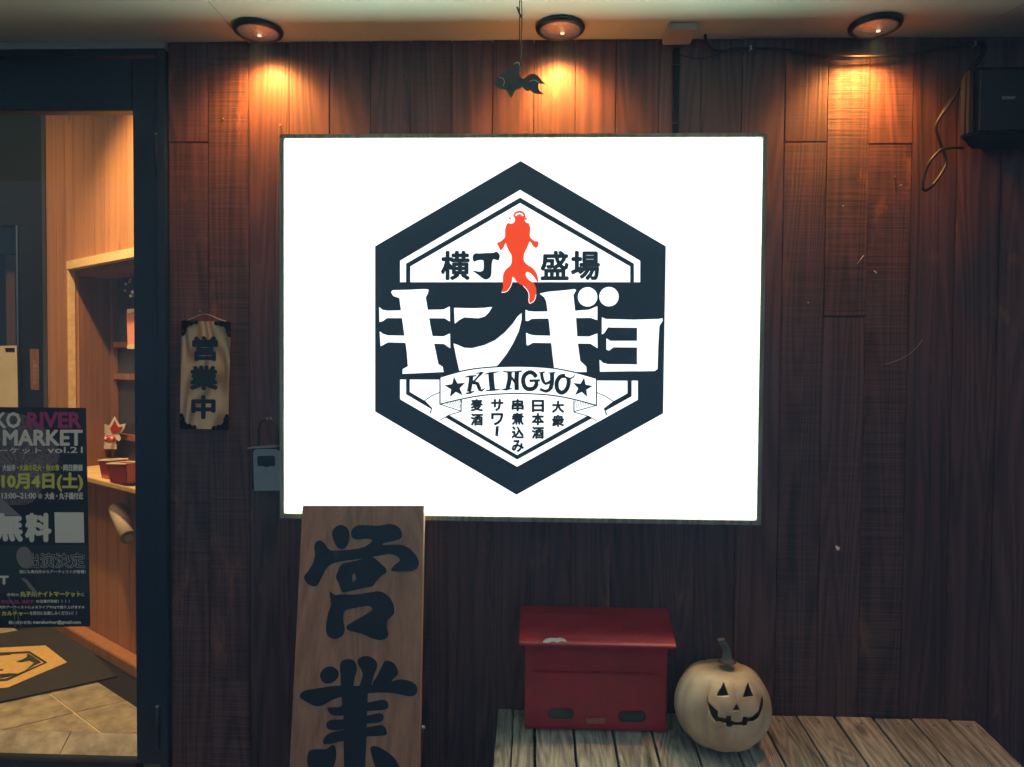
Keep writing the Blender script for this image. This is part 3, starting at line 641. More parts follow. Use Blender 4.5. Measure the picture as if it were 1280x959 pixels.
gy = [sm([(165, 642), (180, 620), (205, 614), (228, 630), (225, 655), (200, 672), (175, 668)]),
      sm([(235, 602), (260, 588), (284, 596), (292, 622), (285, 650), (275, 690), (240, 700), (236, 650)]),
      sm([(293, 600), (305, 582), (330, 578), (355, 592), (362, 612), (350, 645), (335, 690), (300, 690), (312, 640)]),
      sm([(378, 612), (390, 594), (412, 598), (428, 615), (433, 640), (415, 658), (395, 690), (345, 680), (362, 645)]),
      sm([(95, 716), (110, 698), (150, 690), (220, 680), (300, 680), (400, 668), (440, 658), (478, 665), (498, 682), (497, 706), (478, 717), (440, 710), (400, 704), (330, 706), (225, 722), (180, 745), (150, 750), (112, 732)]),
      sm([(240, 712), (256, 710), (258, 735), (270, 750), (330, 738), (385, 728), (400, 745), (390, 762), (320, 768), (250, 782), (205, 780), (190, 756), (215, 754), (240, 748)]),
      sm([(186, 815), (200, 798), (250, 795), (330, 782), (372, 774), (384, 788), (370, 806), (310, 812), (250, 830), (200, 832)]),
      sm([(178, 862), (200, 842), (250, 832), (330, 822), (380, 816), (394, 838), (386, 851), (320, 855), (250, 868), (200, 880), (178, 880)]),
      cS([(248, 690), (330, 690), (326, 780), (324, 870), (320, 960), (318, 1040), (250, 1040), (248, 960), (246, 870), (246, 780)]),
      sm([(120, 935), (128, 905), (150, 898), (185, 898), (207, 884), (218, 892), (220, 930), (200, 985), (160, 1030), (110, 1040), (125, 980)]),
      sm([(338, 896), (358, 888), (392, 905), (422, 930), (442, 965), (470, 1020), (430, 1040), (380, 1010), (352, 950)])]
multi('brush_character', IK, bo, gy, PB, .0006)
e1_ = trb+(b1-trb)*.30
kp = W(529.5, 908, (e1_.y+.02))
lathe('screw_eye', M['steel'], bo, [(.0008, .0), (.005, .002), (.007, .007), (.005, .012), (.0008, .014)], kp, 16, axis='y')
tube('retaining_wire', M['steel'], bo, smoothpath([kp+Vector((0, .0, -.006)), kp+Vector((-.003, .004, -.05)), kp+Vector((-.014, .008, -.16))], 5), .0009, 6)
lathe('nail_head', M['steel'], bo, [(.0006, 0), (.0022, .0008), (.0006, .0015)], PB(421, 642, .0005), 10, axis='y')

# ================================================================== SMALL HANGING PLAQUE
pq = thing('plaque', 'small hanging wooden plaque with three black characters and iron corners', 'sign', W(257, 540, -.015))
PY = -.022; c5 = cr(215, 380, 5.81)
PP = plane(PY)
def pside(o): return o
flat('wood_plate', M['plaque'], pq, c5([(70, 122), (426, 130), (408, 912), (58, 905)]), plane(PY+.016), 0, .016)
def corner(ax, ay, fx, fy):
    pts = [(0, 0), (118, 0), (124, 14), (112, 28), (88, 26), (74, 38), (58, 34), (46, 46), (36, 60), (38, 76), (28, 92), (26, 104), (10, 116), (0, 108)]
    return [(ax+fx*x, ay+fy*y) for x, y in pts]
for ax, ay, fx, fy in ((68, 120, 1, 1), (428, 128, -1, 1), (56, 908, 1, -1), (410, 914, -1, -1)):
    cb = flat('iron_corner', M['black'], pq, c5(corner(ax, ay, fx, fy)), PP, .0003, .003)
    for dx, dy in ((92, 12), (14, 78)):
        p = PP(*c5([(ax+fx*dx, ay+fy*dy)])[0], .0033); lathe('rivet', M['darksteel'], cb, [(.0004, 0), (.0022, .0003), (.0015, .0014), (.0004, .002)], p, 10, axis='y')
text('plaque_character', '営', IK, pq, (240, 420, 272.5, 451.5), PP, .001, 1.5)
text('plaque_character', '業', IK, pq, (237, 457, 272.5, 488), PP, .001, 1.6)
text('plaque_character', '中', IK, pq, (239, 494, 269.5, 524), PP, .001, 1.5)
wp = [W(*c5([q])[0], -.020) for q in ((110, 120), (160, 98), (205, 80), (240, 74), (285, 84), (340, 110), (392, 126))]
tube('hanging_wire', M['steel'], pq, smoothpath(wp, 5), .0013, 8)
nl = W(*c5([(232, 62)])[0], 0)
tube('nail', M['steel'], pq, [(nl.x, .004, nl.z-.004), (nl.x, -.026, nl.z+.002)], .0016, 8)

# ================================================================== KEY LOCK BOX
lk = thing('key_lockbox', 'small grey key lock box hanging left of the glowing sign', 'lock', W(333, 614, -.02))
c6 = cr(300, 510, 6.4)
flat('case', M['black'], lk, c6([(95, 335), (112, 322), (308, 322), (322, 335), (322, 640), (312, 655), (112, 658), (97, 640)]), plane(-.005), 0, .038)
fp = smooth2([(104, 360), (112, 340), (135, 330), (200, 328), (290, 330), (310, 342), (320, 362), (321, 500), (320, 640), (314, 660), (220, 661), (124, 662), (112, 650), (108, 500)], 2)
wd = [(138, 395), (150, 384), (268, 382), (281, 394), (281, 458), (270, 467), (236, 466), (226, 473), (200, 473), (190, 466), (150, 466), (138, 456)]
flat('faceplate', M['grey'], lk, [c6(fp), c6(wd)], plane(-.0435), 0, .007)
flat('dial_window', M['door'], lk, c6(wd), plane(-.044), 0, .002)
a_, b_ = W(*c6([(84, 318)])[0], -.03), W(*c6([(316, 306)])[0], -.03)
obox('rain_lip', M['steel'], lk, (a_.x, -.052, a_.z-.0006), (b_.x-a_.x, 0, b_.z-a_.z), (0, .05, 0), (0, 0, .0028), .0005)
sp = [W(*c6([q])[0], -.022) for q in ((148, 320), (148, 200), (155, 140), (185, 105), (228, 95), (270, 108), (296, 145), (300, 200), (298, 315))]
tube('shackle', M['darksteel'], lk, smoothpath(sp, 4), .0042, 10)
hk = W(*c6([(232, 90)])[0], -.015); tube('hook', M['steel'], lk, [(hk.x, .004, hk.z+.002), (hk.x, -.016, hk.z-.001), (hk.x, -.030, hk.z), (hk.x, -.033, hk.z+.006)], .0024, 8)

# ================================================================== BENCH
SL = .10
def BZ(y): return .454+SL*y
bn_ = thing('bench', 'low weathered grey plank bench standing against the dark wall', 'bench', (.57, -.25, 0))
ed = [-.100, -.056, .006]+[.006+.1055*k for k in range(1, 12)]+[1.243]
for i in range(len(ed)-1):
    gp = .0035 if i else .0015
    a, b = ed[i]+gp, ed[i+1]-gp*.9; y0, y1 = -.52+random.uniform(-.006, .006), -.006+random.uniform(-.006, .004)
    zz = random.uniform(-.0015, .0015); sk = random.uniform(-.0012, .0012)
    bm = bmesh.new(); n = 14; L_ = []
    wob = [random.uniform(-.0008, .0008) for _ in range(n+1)]
    for k in range(n+1):
        y = y0+(y1-y0)*k/n; z = BZ(y)+zz; s_ = sk*(k/n-.5)*2
        L_.append([bm.verts.new(v) for v in ((a+s_+wob[k], y, z-.0012), (a+s_+.002+wob[k], y, z), (b+s_-.002, y, z), (b+s_+wob[-k-1], y, z-.0012), (b+s_, y, z-.028), (a+s_, y, z-.028))])
    for k in range(n):
        for q in range(6): bm.faces.new((L_[k][q], L_[k][(q+1) % 6], L_[k+1][(q+1) % 6], L_[k+1][q]))
    bm.faces.new(L_[0]); bm.faces.new(L_[-1][::-1])
    pk_ = link('plank', done(bm), M['bench'], bn_, (a, y0, BZ(y0)))
    for yy in (-.035, -.47):
        if i == 0 : continue
        lathe('nail', M['darksteel'], pk_, [(.0005, 0), (.0032, .0004), (.003, .0012), (.0005, .0016)], ((a+b)/2+random.uniform(-.01, .01), yy, BZ(yy)+zz), 8)
for y in (-.06, -.46): obox('rail', M['bench_frame'], bn_, (-.10, y-.02, BZ(y)-.098), (1.33, 0, 0), (0, .04, 0), (0, 0, .064))
for x in (-.09, 1.17):
    for y in (-.10, -.42): box('leg', M['bench_frame'], bn_, x, x+.05, y-.025, y+.025, 0.001, BZ(y)-.032 if y != y else BZ(y)-.10)

# ================================================================== MAILBOX
mb = thing('mailbox', 'red metal mailbox with sloping chipped lid standing on the bench', 'mailbox', (.17, -.06, BZ(-.06)))
X0, X1, YF, YB = -.0235, .3625, -.105, -.012
ZF = BZ(YF)+.004
bm = bmesh.new(); prof = [(YF, ZF), (YB, BZ(YB)+.004), (YB, .722), (YF, .694)]
va = [bm.verts.new((X0, y, z)) for y, z in prof]; vb = [bm.verts.new((X1, y, z)) for y, z in prof]
bm.faces.new(va); bm.faces.new(vb[::-1])
for i in range(4): bm.faces.new((va[i], va[(i+1) % 4], vb[(i+1) % 4], vb[i]))
bmesh.ops.recalc_face_normals(bm, faces=bm.faces); bmesh.ops.bevel(bm, geom=bm.edges[:], offset=.004, segments=3, affect='EDGES'); link('body', done(bm), M['red'], mb)
# lid: curved sheet, front lip turned down
bm = bmesh.new(); prof = [(-.004, .752), (-.04, .744), (-.09, .726), (-.128, .709), (-.142, .7035), (-.147, .700), (-.148, .696)]
rows = []
for x0_, x1_, dz in ((-.038, .376, 0), (-.038, .376, -.003)):
    for y, z in prof: rows.append((bm.verts.new((x0_+.014*(y+.148)/.148*.0, y, z+dz)), bm.verts.new((x1_, y, z+dz))))
n = len(prof)
for i in range(n-1):
    bm.faces.new((rows[i][0], rows[i+1][0], rows[i+1][1], rows[i][1])); bm.faces.new((rows[n+i][0], rows[n+i][1], rows[n+i+1][1], rows[n+i+1][0]))
    bm.faces.new((rows[i][0], rows[n+i][0], rows[n+i+1][0], rows[i+1][0])); bm.faces.new((rows[i][1], rows[i+1][1], rows[n+i+1][1], rows[n+i][1]))
bm.faces.new((rows[0][0], rows[0][1], rows[n][1], rows[n][0])); bm.faces.new((rows[n-1][0], rows[2*n-1][0], rows[2*n-1][1], rows[n-1][1]))
lid = link('lid', done(bm, smooth=False), M['red'], mb)
def MF(x, y, o=0.0): return W(x, y, YF-o)
cM = cr(610, 730, 3.282)
def mrect(x0, y0, x1, y1, r=6, n=3):
    out = []
    for cx, cy, a0 in ((x1-r, y0+r, -90), (x1-r, y1-r, 0), (x0+r, y1-r, 90), (x0+r, y0+r, 180)):
        for k in range(n+1): a = R(a0+90*k/n); out.append((cx+r*math.cos(a), cy+r*math.sin(a)))
    return out
flat('upper_plate', M['red'], mb, cM([(190, 268), (702, 280), (700, 362), (189, 352)]), MF, .0005, .002)
dr = flat('front_door', M['red'], mb, cM([(190, 360), (701, 372), (700, 594), (188, 588)]), MF, .0005, .0042)
for bx in ((246, 512, 352, 554), (536, 522, 646, 566)):
    fr_ = flat('slot_frame', M['darksteel'], dr, [cM(mrect(*bx, 18, 4)), cM(mrect(bx[0]+8, bx[1]+7, bx[2]-8, bx[3]-7, 12, 4))], MF, .0041, .002)
    flat('slot_window', M['slot'], dr, cM(mrect(bx[0]+7, bx[1]+6, bx[2]-7, bx[3]-6, 12, 4)), MF, .0042, .0006)
flat('latch', M['redfaded'], dr, cM(mrect(402, 550, 482, 574, 5)), MF, .0041, .005)
lp_ = lambda x, y, o=0.0: W(x, y, -.1483-o)
def LP(x, y, o=0.0):   # on the sloping lid front zone
    v = hit(x, y, Vector((0, -.017, .038)).normalized()*1.0, Vector((0, -.017, .038)).normalized().dot(Vector((0, -.128, .7095)))+o); return v
random.seed(3)
chip = [(226, 238), (236, 226), (256, 221), (278, 219), (300, 221), (318, 228), (322, 237)]
flat('bare_patch', M['primer'], lid, cM(smooth2([(226, 240), (234, 228), (255, 221), (280, 222), (300, 221), (316, 228), (324, 239), (300, 235), (285, 240), (268, 236), (250, 240)], 3)), LP, .0012)
mbl = bmesh.new()
for k in range(26):
    x = random.gauss(212, 22); y = random.gauss(206, 10); s_ = random.uniform(.8, 2.4)
    add_flat(mbl, [cM([(x-s_, y), (x, y-s_*.8), (x+s_, y+.3), (x+.3, y+s_)])], LP, .0008+k*.00001)
finish_flat(mbl, 'paint_scuffs', M['redfaded'], lid)['kind'] = 'stuff'
for x in (X0, X1-.004): pass

# ================================================================== PUMPKIN
pc = Vector((.499, -.145, 0)); BB = BZ(-.145); RX = .1245; HZ = .112
pt = thing('jack_o_lantern', 'pale cream carved pumpkin lantern grinning on the bench right of the mailbox', 'pumpkin', (pc.x, pc.y, BB))
cz = BB+HZ*.97
def shell(scale, flip=False):
    bm = bmesh.new(); nu, nv = 120, 48; rings = []
    for j in range(1, nv):
        th = math.pi*j/nv; ring = []
        for i in range(nu):
            ph = 2*math.pi*i/nu
            rib = 1-.115*(1-abs(math.sin(ph*4.5+.25))**.6)*math.sin(th)**.6
            r = RX*scale*math.sin(th)**.82*rib
            z = math.cos(th); z = HZ*scale*(z-.16*math.exp(-((th)/.42)**2)+.10*math.exp(-((math.pi-th)/.45)**2))
            ring.append(bm.verts.new((pc.x+r*math.cos(ph)*1.0, pc.y+r*math.sin(ph)*.94, cz+z)))
        rings.append(ring)
    for j in range(len(rings)-1):
        for i in range(nu): bm.faces.new((rings[j][i], rings[j+1][i], rings[j+1][(i+1) % nu], rings[j][(i+1) % nu]))
    bm.faces.new(rings[0][::-1]); bm.faces.new(rings[-1])
    return bm
me = done(shell(1.0), smooth=True); me2 = done(shell(.95), smooth=True); me2.flip_normals()
bm = bmesh.new(); bm.from_mesh(me); bm.from_mesh(me2); pm = bpy.data.meshes.new('shell'); bm.to_mesh(pm); bm.free()
pk = link('shell', pm, M['pumpkin'], pt); pk.data.materials[0] = M['pumpkin']
cP = cr(840, 780, 6.393)
cut = [[(413, 478), (445, 568), (362, 572)], [(606, 478), (642, 572), (572, 580)], [(514, 645), (536, 688), (490, 690)],
       [(285, 580), (300, 625), (335, 665), (368, 700), (366, 742), (395, 752), (432, 756), (434, 738), (470, 738), (474, 775), (515, 786), (560, 780), (566, 742), (600, 742), (604, 752), (640, 742), (668, 716), (690, 700), (708, 640), (724, 575), (732, 620), (720, 690), (690, 740), (655, 765), (602, 772), (596, 800), (566, 806), (560, 796), (520, 800), (480, 798), (476, 812), (436, 812), (432, 782), (395, 775), (375, 766), (350, 770), (325, 735), (298, 660)]]
for q_ in range(3):
    cx_ = sum(p[0] for p in cut[q_])/3; cy_ = sum(p[1] for p in cut[q_])/3; cut[q_] = [(cx_+(x-cx_)*1.18, cy_+(y-cy_)*1.15) for x, y in cut[q_]]
cut[3] = [(x+(-7 if x < 350 else (-3 if x > 700 else 0)), y+(9 if i > 21 and 340 < x < 700 else 0)) for i, (x, y) in enumerate(cut[3])]
bm = bmesh.new()
for lp in cut:
    q = cP(lp)
    n0 = len(bm.verts)
    f_ = [bm.verts.new(W(x, y, pc.y-.20)) for x, y in q]; b_ = [bm.verts.new(W(x, y, pc.y-.055)) for x, y in q]
    tr = geometry.tessellate_polygon([[Vector((x, y, 0)) for x, y in q]])
    for t in tr: bm.faces.new([f_[i] for i in t]); bm.faces.new([b_[i] for i in reversed(t)])
    for i in range(len(q)): bm.faces.new((f_[i], f_[(i+1) % len(q)], b_[(i+1) % len(q)], b_[i]))
cme = done(bm); cut_o = bpy.data.objects.new('cutter', cme); COL.objects.link(cut_o)
md = pk.modifiers.new('b', 'BOOLEAN'); md.operation = 'DIFFERENCE'; md.solver = 'EXACT'; md.object = cut_o; md.use_self = True
bpy.context.view_layer.update()
dg = bpy.context.evaluated_depsgraph_get(); nm = bpy.data.meshes.new_from_object(pk.evaluated_get(dg))
print('pumpkin verts', len(pm.vertices), len(nm.vertices))
pk.modifiers.clear(); pk.data = nm; bpy.data.objects.remove(cut_o)
sx = W(905, 822, pc.y)
stp = [W(*cP([q])[0], pc.y) for q in ((440, 300), (440, 262), (436, 220), (420, 175), (398, 140), (392, 122))]
bm = bmesh.new(); P_ = smoothpath(stp, 3); seg = 10; rs = [q_*1.35 for q_ in [.018, .014, .011, .009, .0085, .008, .0078, .0075, .0073, .007, .007, .007, .0072, .0072, .0072, .007]][:len(P_)]
add_tube(bm, P_, rs, seg)
for v in bm.verts: v.co += Vector((random.uniform(-1, 1), random.uniform(-1, 1), 0))*.0009
link('stem', done(bm, smooth=True), M['stem'], pt)

# ================================================================== HANGING METAL GOLDFISH
hy = -.225; cH = cr(600, 60, 12.8)
hf = thing('hanging_ornament', 'small dark metal goldfish hanging on a cord in front of the planks', 'ornament', W(648, 95, hy))
fishb = smooth2([(225, 560), (260, 500), (310, 440), (390, 380), (470, 320), (530, 270), (590, 240), (625, 260), (622, 340), (630, 420), (660, 480), (700, 500), (690, 560), (680, 620), (640, 650), (565, 680), (535, 730), (505, 800), (475, 770), (440, 700), (420, 672), (360, 662), (300, 645), (255, 605)], 2)
tailb = smooth2([(690, 520), (720, 480), (780, 430), (860, 412), (920, 440), (980, 510), (1055, 590), (1000, 575), (940, 575), (935, 600), (940, 660), (980, 710), (1025, 742), (940, 740), (860, 725), (800, 680), (750, 690), (700, 650), (680, 600)], 2)
M['fish'] = mat('dark_tin', (.05, .05, .055), .38, metal=.7, noise=.25, nscale=60, bump=.3)
flat('fish_body', M['fish'], hf, cH(fishb), plane(hy), 0, .012)
flat('fish_tail', M['fish'], hf, cH(tailb), plane(hy-.001), 0, .006)
flat('gill_line', M['steel'], hf, cH(ribbon(smooth2([(310, 470), (370, 490), (390, 550), (370, 610)], 4, False), 7)), plane(hy-.0125), 0, .0008)
flat('tail_vein', M['steel'], hf, cH(ribbon(smooth2([(790, 540), (850, 515), (910, 530), (960, 570)], 4, False), 8)), plane(hy-.0078), 0, .0008)
c1 = W(650.5, 79, hy+.0); ctop = Vector((c1.x-.001, hy+.006, ZC))
for dx in (-.0022, .0022): tube('cord', M['cable'], hf, smoothpath([c1+Vector((0, -.006, .0)), c1+Vector((dx, 0, .05)), c1+Vector((dx*1.3, .003, .12)), ctop+Vector((dx, 0, 0))], 4), .0015, 6)
tube('knot', M['cable'], hf, smoothpath([c1+Vector((-.006, 0, .008)), c1+Vector((.003, -.004, .002)), c1+Vector((.005, .002, -.006)), c1+Vector((-.004, -.004, -.012)), c1+Vector((-.010, -.004, -.018))], 4), .0016, 6)
tube('knot', M['cable'], hf, smoothpath([W(648, 12, hy)+Vector((-.003, 0, .006)), W(649, 16, hy), W(652, 22, hy)], 4), .0026, 6)
tube('eyelet', M['steel'], hf, [W(600+q[0]/12.8, 60+q[1]/12.8, hy-.008) for q in ((540, 270), (570, 245), (600, 232), (625, 245), (628, 275))], .0012, 6)

# ================================================================== CONDUIT, COVER, CABLE, SPEAKER
cc = thing('conduit', 'thin black conduit running from a beige cover plate down to the lightbox', 'conduit', W(845, 100, 0))
xc = W(844.5, 100, 0).x
box('conduit_pipe', M['black'], cc, xc-.0085, xc+.0085, -.016, -.0017, SZ1+.016, 2.318, .003)
for py in (80.5, 154): z = W(844, py, -.016).z; box('clip', M['darksteel'], cc, xc-.011, xc+.011, -.0178, -.0015, z-.0015, z+.0015)
bm = bmesh.new(); q = [W(829, 30, -.085), W(866, 28.5, -.085), W(858, 51.5, -.03), W(822, 51.5, -.03)]
x0, x1 = F(829, 30, ZC-.014), F(866, 29, ZC-.014)
add_box(bm, xc-.040, xc+.038, -.098, -.003, ZC-.02, ZC-.0005, .003); link('cover_plate', done(bm), M['soffit_cover'], cc)
ch = cr(840, 0, 2.909)
cbl = thing('power_cable', 'black cable drooping along the top of the wall to the speaker', 'cable', W(1040, 65, -.02))
path = [(120, 122, -.02), (125, 150, -.02), (150, 178, -.02), (185, 185, -.018), (215, 176, -.014), (285, 174, -.010), (400, 180, -.014), (520, 197, -.02), (620, 206, -.022), (700, 206, -.022), (800, 202, -.02), (900, 188, -.016), (1000, 170, -.012), (1100, 158, -.010), (1135, 164, -.016), (1138, 190, -.03), (1110, 235, -.04), (1060, 300, -.045), (1010, 380, -.05), (970, 435, -.045), (960, 470, -.04), (975, 520, -.035), (995, 580, -.03), (992, 610, -.03), (960, 660, -.03), (930, 690, -.03), (912, 686, -.03), (917, 640, -.035), (937, 590, -.045), (975, 548, -.05), (1010, 538, -.05), (1060, 538, -.05)]
tube('cable', M['cable'], cbl, smoothpath([W(*ch([(x, y)])[0], d-.003) for x, y, d in path], 5), .0041, 8)
tube('cable', M['cable'], cbl, smoothpath([W(*ch([(x, y-4)])[0], d-.001) for x, y, d in [(1100, 162, -.010), (1122, 168, -.016), (1127, 195, -.022), (1095, 240, -.028), (1050, 305, -.030), (1000, 384, -.034), (972, 432, -.03)]], 5), .0024, 8)
tube('cable', M['cable'], cbl, smoothpath([W(*ch([(x, y)])[0], d) for x, y, d in [(20, 195, -.004), (60, 208, -.006), (100, 213, -.007), (150, 204, -.007), (200, 184, -.008), (285, 178, -.006), (400, 184, -.008), (560, 205, -.008), (660, 208, -.008)]], 5), .0014, 6)
for q in ((285, 174), (1100, 158)):
    p = W(*ch([q])[0], -.012); box('cable_clip', M['steel'], cbl, p.x-.003, p.x+.003, -.0175, -.0015, p.z-.007, p.z+.005, .001)
spk = thing('speaker', 'black boxy speaker mounted high at the right end of the wall', 'speaker', (1.28, -.02, 2.03))
zt, zb = W(1240, 83, -.16).z, W(1240, 168, -.16).z
bm = bmesh.new(); fo = [(1.170, -.03), (1.135, -.075), (1.088, -.125), (1.090, -.150), (1.108, -.160), (1.40, -.162), (1.425, -.14), (1.40, -.03)]
a_ = [bm.verts.new((x, y, zb)) for x, y in fo]; b_ = [bm.verts.new((x, y, zt-(.018 if i == 2 else .0))) for i, (x, y) in enumerate(fo)]
bm.faces.new(a_); bm.faces.new(b_[::-1])
for i in range(len(fo)): bm.faces.new((a_[i], a_[(i+1) % len(fo)], b_[(i+1) % len(fo)], b_[i]))
bmesh.ops.recalc_face_normals(bm, faces=bm.faces); bmesh.ops.bevel(bm, geom=bm.edges[:], offset=.006, segments=3, affect='EDGES')
link('cabinet', done(bm), M['black'], spk)
M['cloth'] = mat('speaker_cloth', (.016, .016, .021), .8, noise=.3, nscale=900, bump=.5)
obox('grille', M['cloth'], spk, (1.116, -.1635, zb+.010), (.281, -.0018, 0), (0, .003, 0), (0, 0, zt-zb-.02), .001)
box('wall_bracket', M['black'], spk, 1.2, 1.36, -.031, -.002, zb+.02, zt-.03, .003)
#box('cable_socket', M['black'], spk, 1.20, 1.36, -.06, -.0025, zb-.040, zb-.002, .006)
M['logo'] = mat('faint_grey_print', (.28, .28, .29), .5)
text('maker_mark', 'SONY', M['logo'], spk, (1252.5, 120.2, 1270, 124.4), plane(-.1658), .0003, .3, n=4)

# ================================================================== SCREWS, PEGS, THREAD ON THE WALL
def peg(name, px, py, m, label, cat, L=.02, r=.002, dx=0, dz=0, tip=None):
    p = W(px, py, 0); t = thing(name, label, cat, p)
    tube('shank', m, t, [(p.x, .004, p.z), (p.x+dx, -L, p.z+dz)], r, 8)
    lathe('head', m, t, [(.0003, 0), (r*1.8, .0005), (r*1.5, .002), (.0003, .0026)], (p.x+dx, -L, p.z+dz), 10, axis='y')
    return t
peg('hook', 1119.5, 234, M['steel'], 'thin screw hook casting a shadow below the black cable loop', 'hook', .030, .0012, dz=-.002)
peg('wall_plug', 1045.5, 683, M['white'], 'tiny white plug in the dark planks above the pumpkin', 'plug', .010, .0032, dz=-.004)
peg('screw', 1118, 221, M['steel'], 'screw head just above the thin hook in the orange-lit plank', 'screw', .003, .0012)
peg('screw', 1053, 258, M['steel'], 'bright screw head on the saw-marked plank right of the lightbox', 'screw', .004, .0013)
peg('screw', 1009.5, 378.5, M['steel'], 'lone screw head right beside the lightbox at emblem height', 'screw', .004, .0015)
peg('screw', 1093, 338, M['steel'], 'short slanted pin just right of the bent staple', 'screw', .010, .0015, dz=-.008)
peg('screw', 1022.5, 884.0-26, M['darksteel'], 'dark screw low in the wall just over the bench right of the pumpkin', 'screw', .004, .0015)
peg('screw', 279.5, 149, M['steel'], 'screw head in the plank below the leftmost downlight', 'screw', .003, .0012)
peg('screw', 351, 157, M['steel'], 'bright screw just over the top left corner of the lightbox', 'screw', .004, .0013)
st_ = thing('staple', 'small bent wire staple in the plank right of the lightbox', 'staple', W(1075, 322, 0))
tube('wire', M['steel'], st_, [W(1079.5, 319.5, .003), W(1079, 320, -.010), W(1072, 329.5, -.012), W(1071.5, 330, .002)], .0012, 6)
ht = tag(tube('thread', M['web'], None, smoothpath([W(1106, 455, -.003), W(1118, 452, -.004), W(1133, 445, -.005), W(1145, 435, -.005), W(1153, 425, -.003)], 5), .0006, 5, origin=W(1130, 445, 0)), 'fine pale dusty thread caught on the right hand planks', 'thread')

# ================================================================== POSTER ON THE GLASS
PGY = .0165
po = thing('poster', 'black market event poster taped behind the door glass', 'poster', W(60, 783, PGY))
Q = plane(PGY-.0)
flat('sheet', M['postbase'], po, [(-95, 508), (107.5, 510), (113, 783), (-95, 787)], Q, 0, .0005)
flat('firework_print', M['postfire'], po, [smooth2([(-90, 530), (-20, 520), (20, 516), (50, 530), (66, 548), (75, 570), (60, 596), (40, 628), (5, 632), (-90, 640)], 3)], Q, .0007)
fb = bmesh.new()
for k in range(60):
    a = R(random.uniform(-160, 20)); r0 = random.uniform(4, 20); r1 = random.uniform(35, 66)
    x, y = 22+r0*math.cos(a), 592+r0*math.sin(a); x1, y1 = 22+r1*math.cos(a), 592+r1*.9*math.sin(a)+6
    add_flat(fb, [ribbon([(x, y), ((x+x1)/2, (y+y1)/2-3), (x1, y1)], [.35, .5, .2])], Q, .0009+k*.000004)
M['spark'] = mat('firework_streaks', (.30, .24, .19), .6); finish_flat(fb, 'firework_streaks', M['spark'], po)['kind'] = 'stuff'
flat('grey_panel', M['postgrey'], po, [(-90, 683), (111, 681), (112, 740), (-90, 745)], Q, .0007)
flat('grey_wedge', M['spark'], po, [(-90, 600), (0, 622), (26, 645), (-90, 640)], Q, .0008)
PWm, PY_, PK = M['postwhite'], M['postyel'], M['postpink']; O = .0013
T = lambda body, m, bx, bold=.3, **k: text('lettering', body, m, po, bx, Q, O, bold, n=6, **k)
T('KO', PWm, (-7, 515, 26, 535.5), .8); T('MARU', PWm, (-88, 515, -14, 535.5), .8); T('RIVER', PK, (33.5, 515, 102, 535.5), 1.1)
T('MARKET', PWm, (3.5, 537, 103.5, 557.5), 1.0); T('NIGHT', PWm, (-88, 537, -6, 557.5), 1.0)
T('ナイトマーケット', PWm, (-60, 559.5, 52, 567), .15); T('vol.21', PWm, (59, 558.5, 103.5, 566.5), .25)
T('大仙市・', PWm, (3, 580.5, 23, 589), .25); T('大曲の花火・秋の章・', PY_, (24, 580.5, 78, 589), .25); T('同日開催', PWm, (79, 580.5, 103.5, 589), .35)
T('10月4日(土)', PY_, (2, 590.5, 104, 614.5), 1.0)
T('13:00~21:00', PWm, (2, 616, 45, 623.5), .3); T('@', PWm, (47.5, 617, 53, 623.5), .1); T('大曲・丸子橋付近', PWm, (56, 615.5, 104, 624.5), .3)
T('無', PWm, (-8, 641, 29, 677.5), 2.0); T('料', PWm, (31, 641, 64.5, 678), 2.0)
flat('pale_square', PWm, po, [(68, 640.5), (104.5, 640.5), (105.5, 678.5), (69, 678.5)], Q, O)
T('出演決定', PWm, (32, 691, 106.5, 710.5), .75)
text('lettering', '出演決定', M['postgrey'], po, (32.4, 691.4, 106.1, 710.1), Q, O+.0006, .25, n=4)
flat('egg_mark', M['spark'], po, [smooth2([(20.5, 697), (22, 688), (28, 683.5), (36, 686), (41, 697), (40, 707), (33, 711), (25, 707)], 3)], Q, O+.0014)
flat('bird_mark', M['spark'], po, [smooth2([(26, 723), (33, 724), (40, 732), (48, 742), (52, 747), (46, 743), (38, 737), (33, 730)], 2)], Q, O+.0014)
flat('leg_mark', M['spark'], po, [ribbon([(8, 743), (16, 755), (22, 768), (26, 784)], 1.0)], Q, O+.0014)
flat('leg_mark', M['spark'], po, [ribbon([(16, 757), (18, 770), (19, 784)], .8)], Q, O+.0016)
T('他にも県内外からアーティストが登場！', PWm, (24, 712.5, 107, 717), .18)
T('LIST', PWm, (-22, 719.5, 11, 731), .8)
T('今回の', PWm, (8, 741.5, 24, 745.5), .15); T('丸子川ナイトマーケット', PY_, (25, 739, 101, 746.5), .45); T('に', PWm, (102, 741, 105.5, 745.5), .15)
T('SOUL SET', PK, (1.5, 750, 43, 754.5), .6); T('の出演が決定！！！！', PWm, (45, 749.5, 87, 753.8), .2)
T('県内外アーティストによるライブやDJで盛り上げます★', PWm, (-6, 757, 106, 761.5), .2)
T('カルチャー', PY_, (2, 764, 36, 770), .45); T('を存分にお楽しみください！！', PWm, (37, 764, 96, 769), .2)
T('問い合わせ先：', PWm, (11, 776, 40, 780.5), .2); T('marukoriver@gmail.com', PWm, (41.5, 775.5, 101, 781), .3)
for x, y in ((16, 510), (104, 511)): flat('tape', M['white'], po, [(x-5, y-3), (x+5, y-3), (x+5, y+2), (x-5, y+2)], Q, .0008) if False else None

# ================================================================== THINGS INSIDE THE SHOP
def IP(n): return lambda x, y, o=0.0: IWP(x, y, n+o)
cN = cr(80, 430, 5.05)
sh = IWP(140, 563, -.05); shz = NZ0+.028
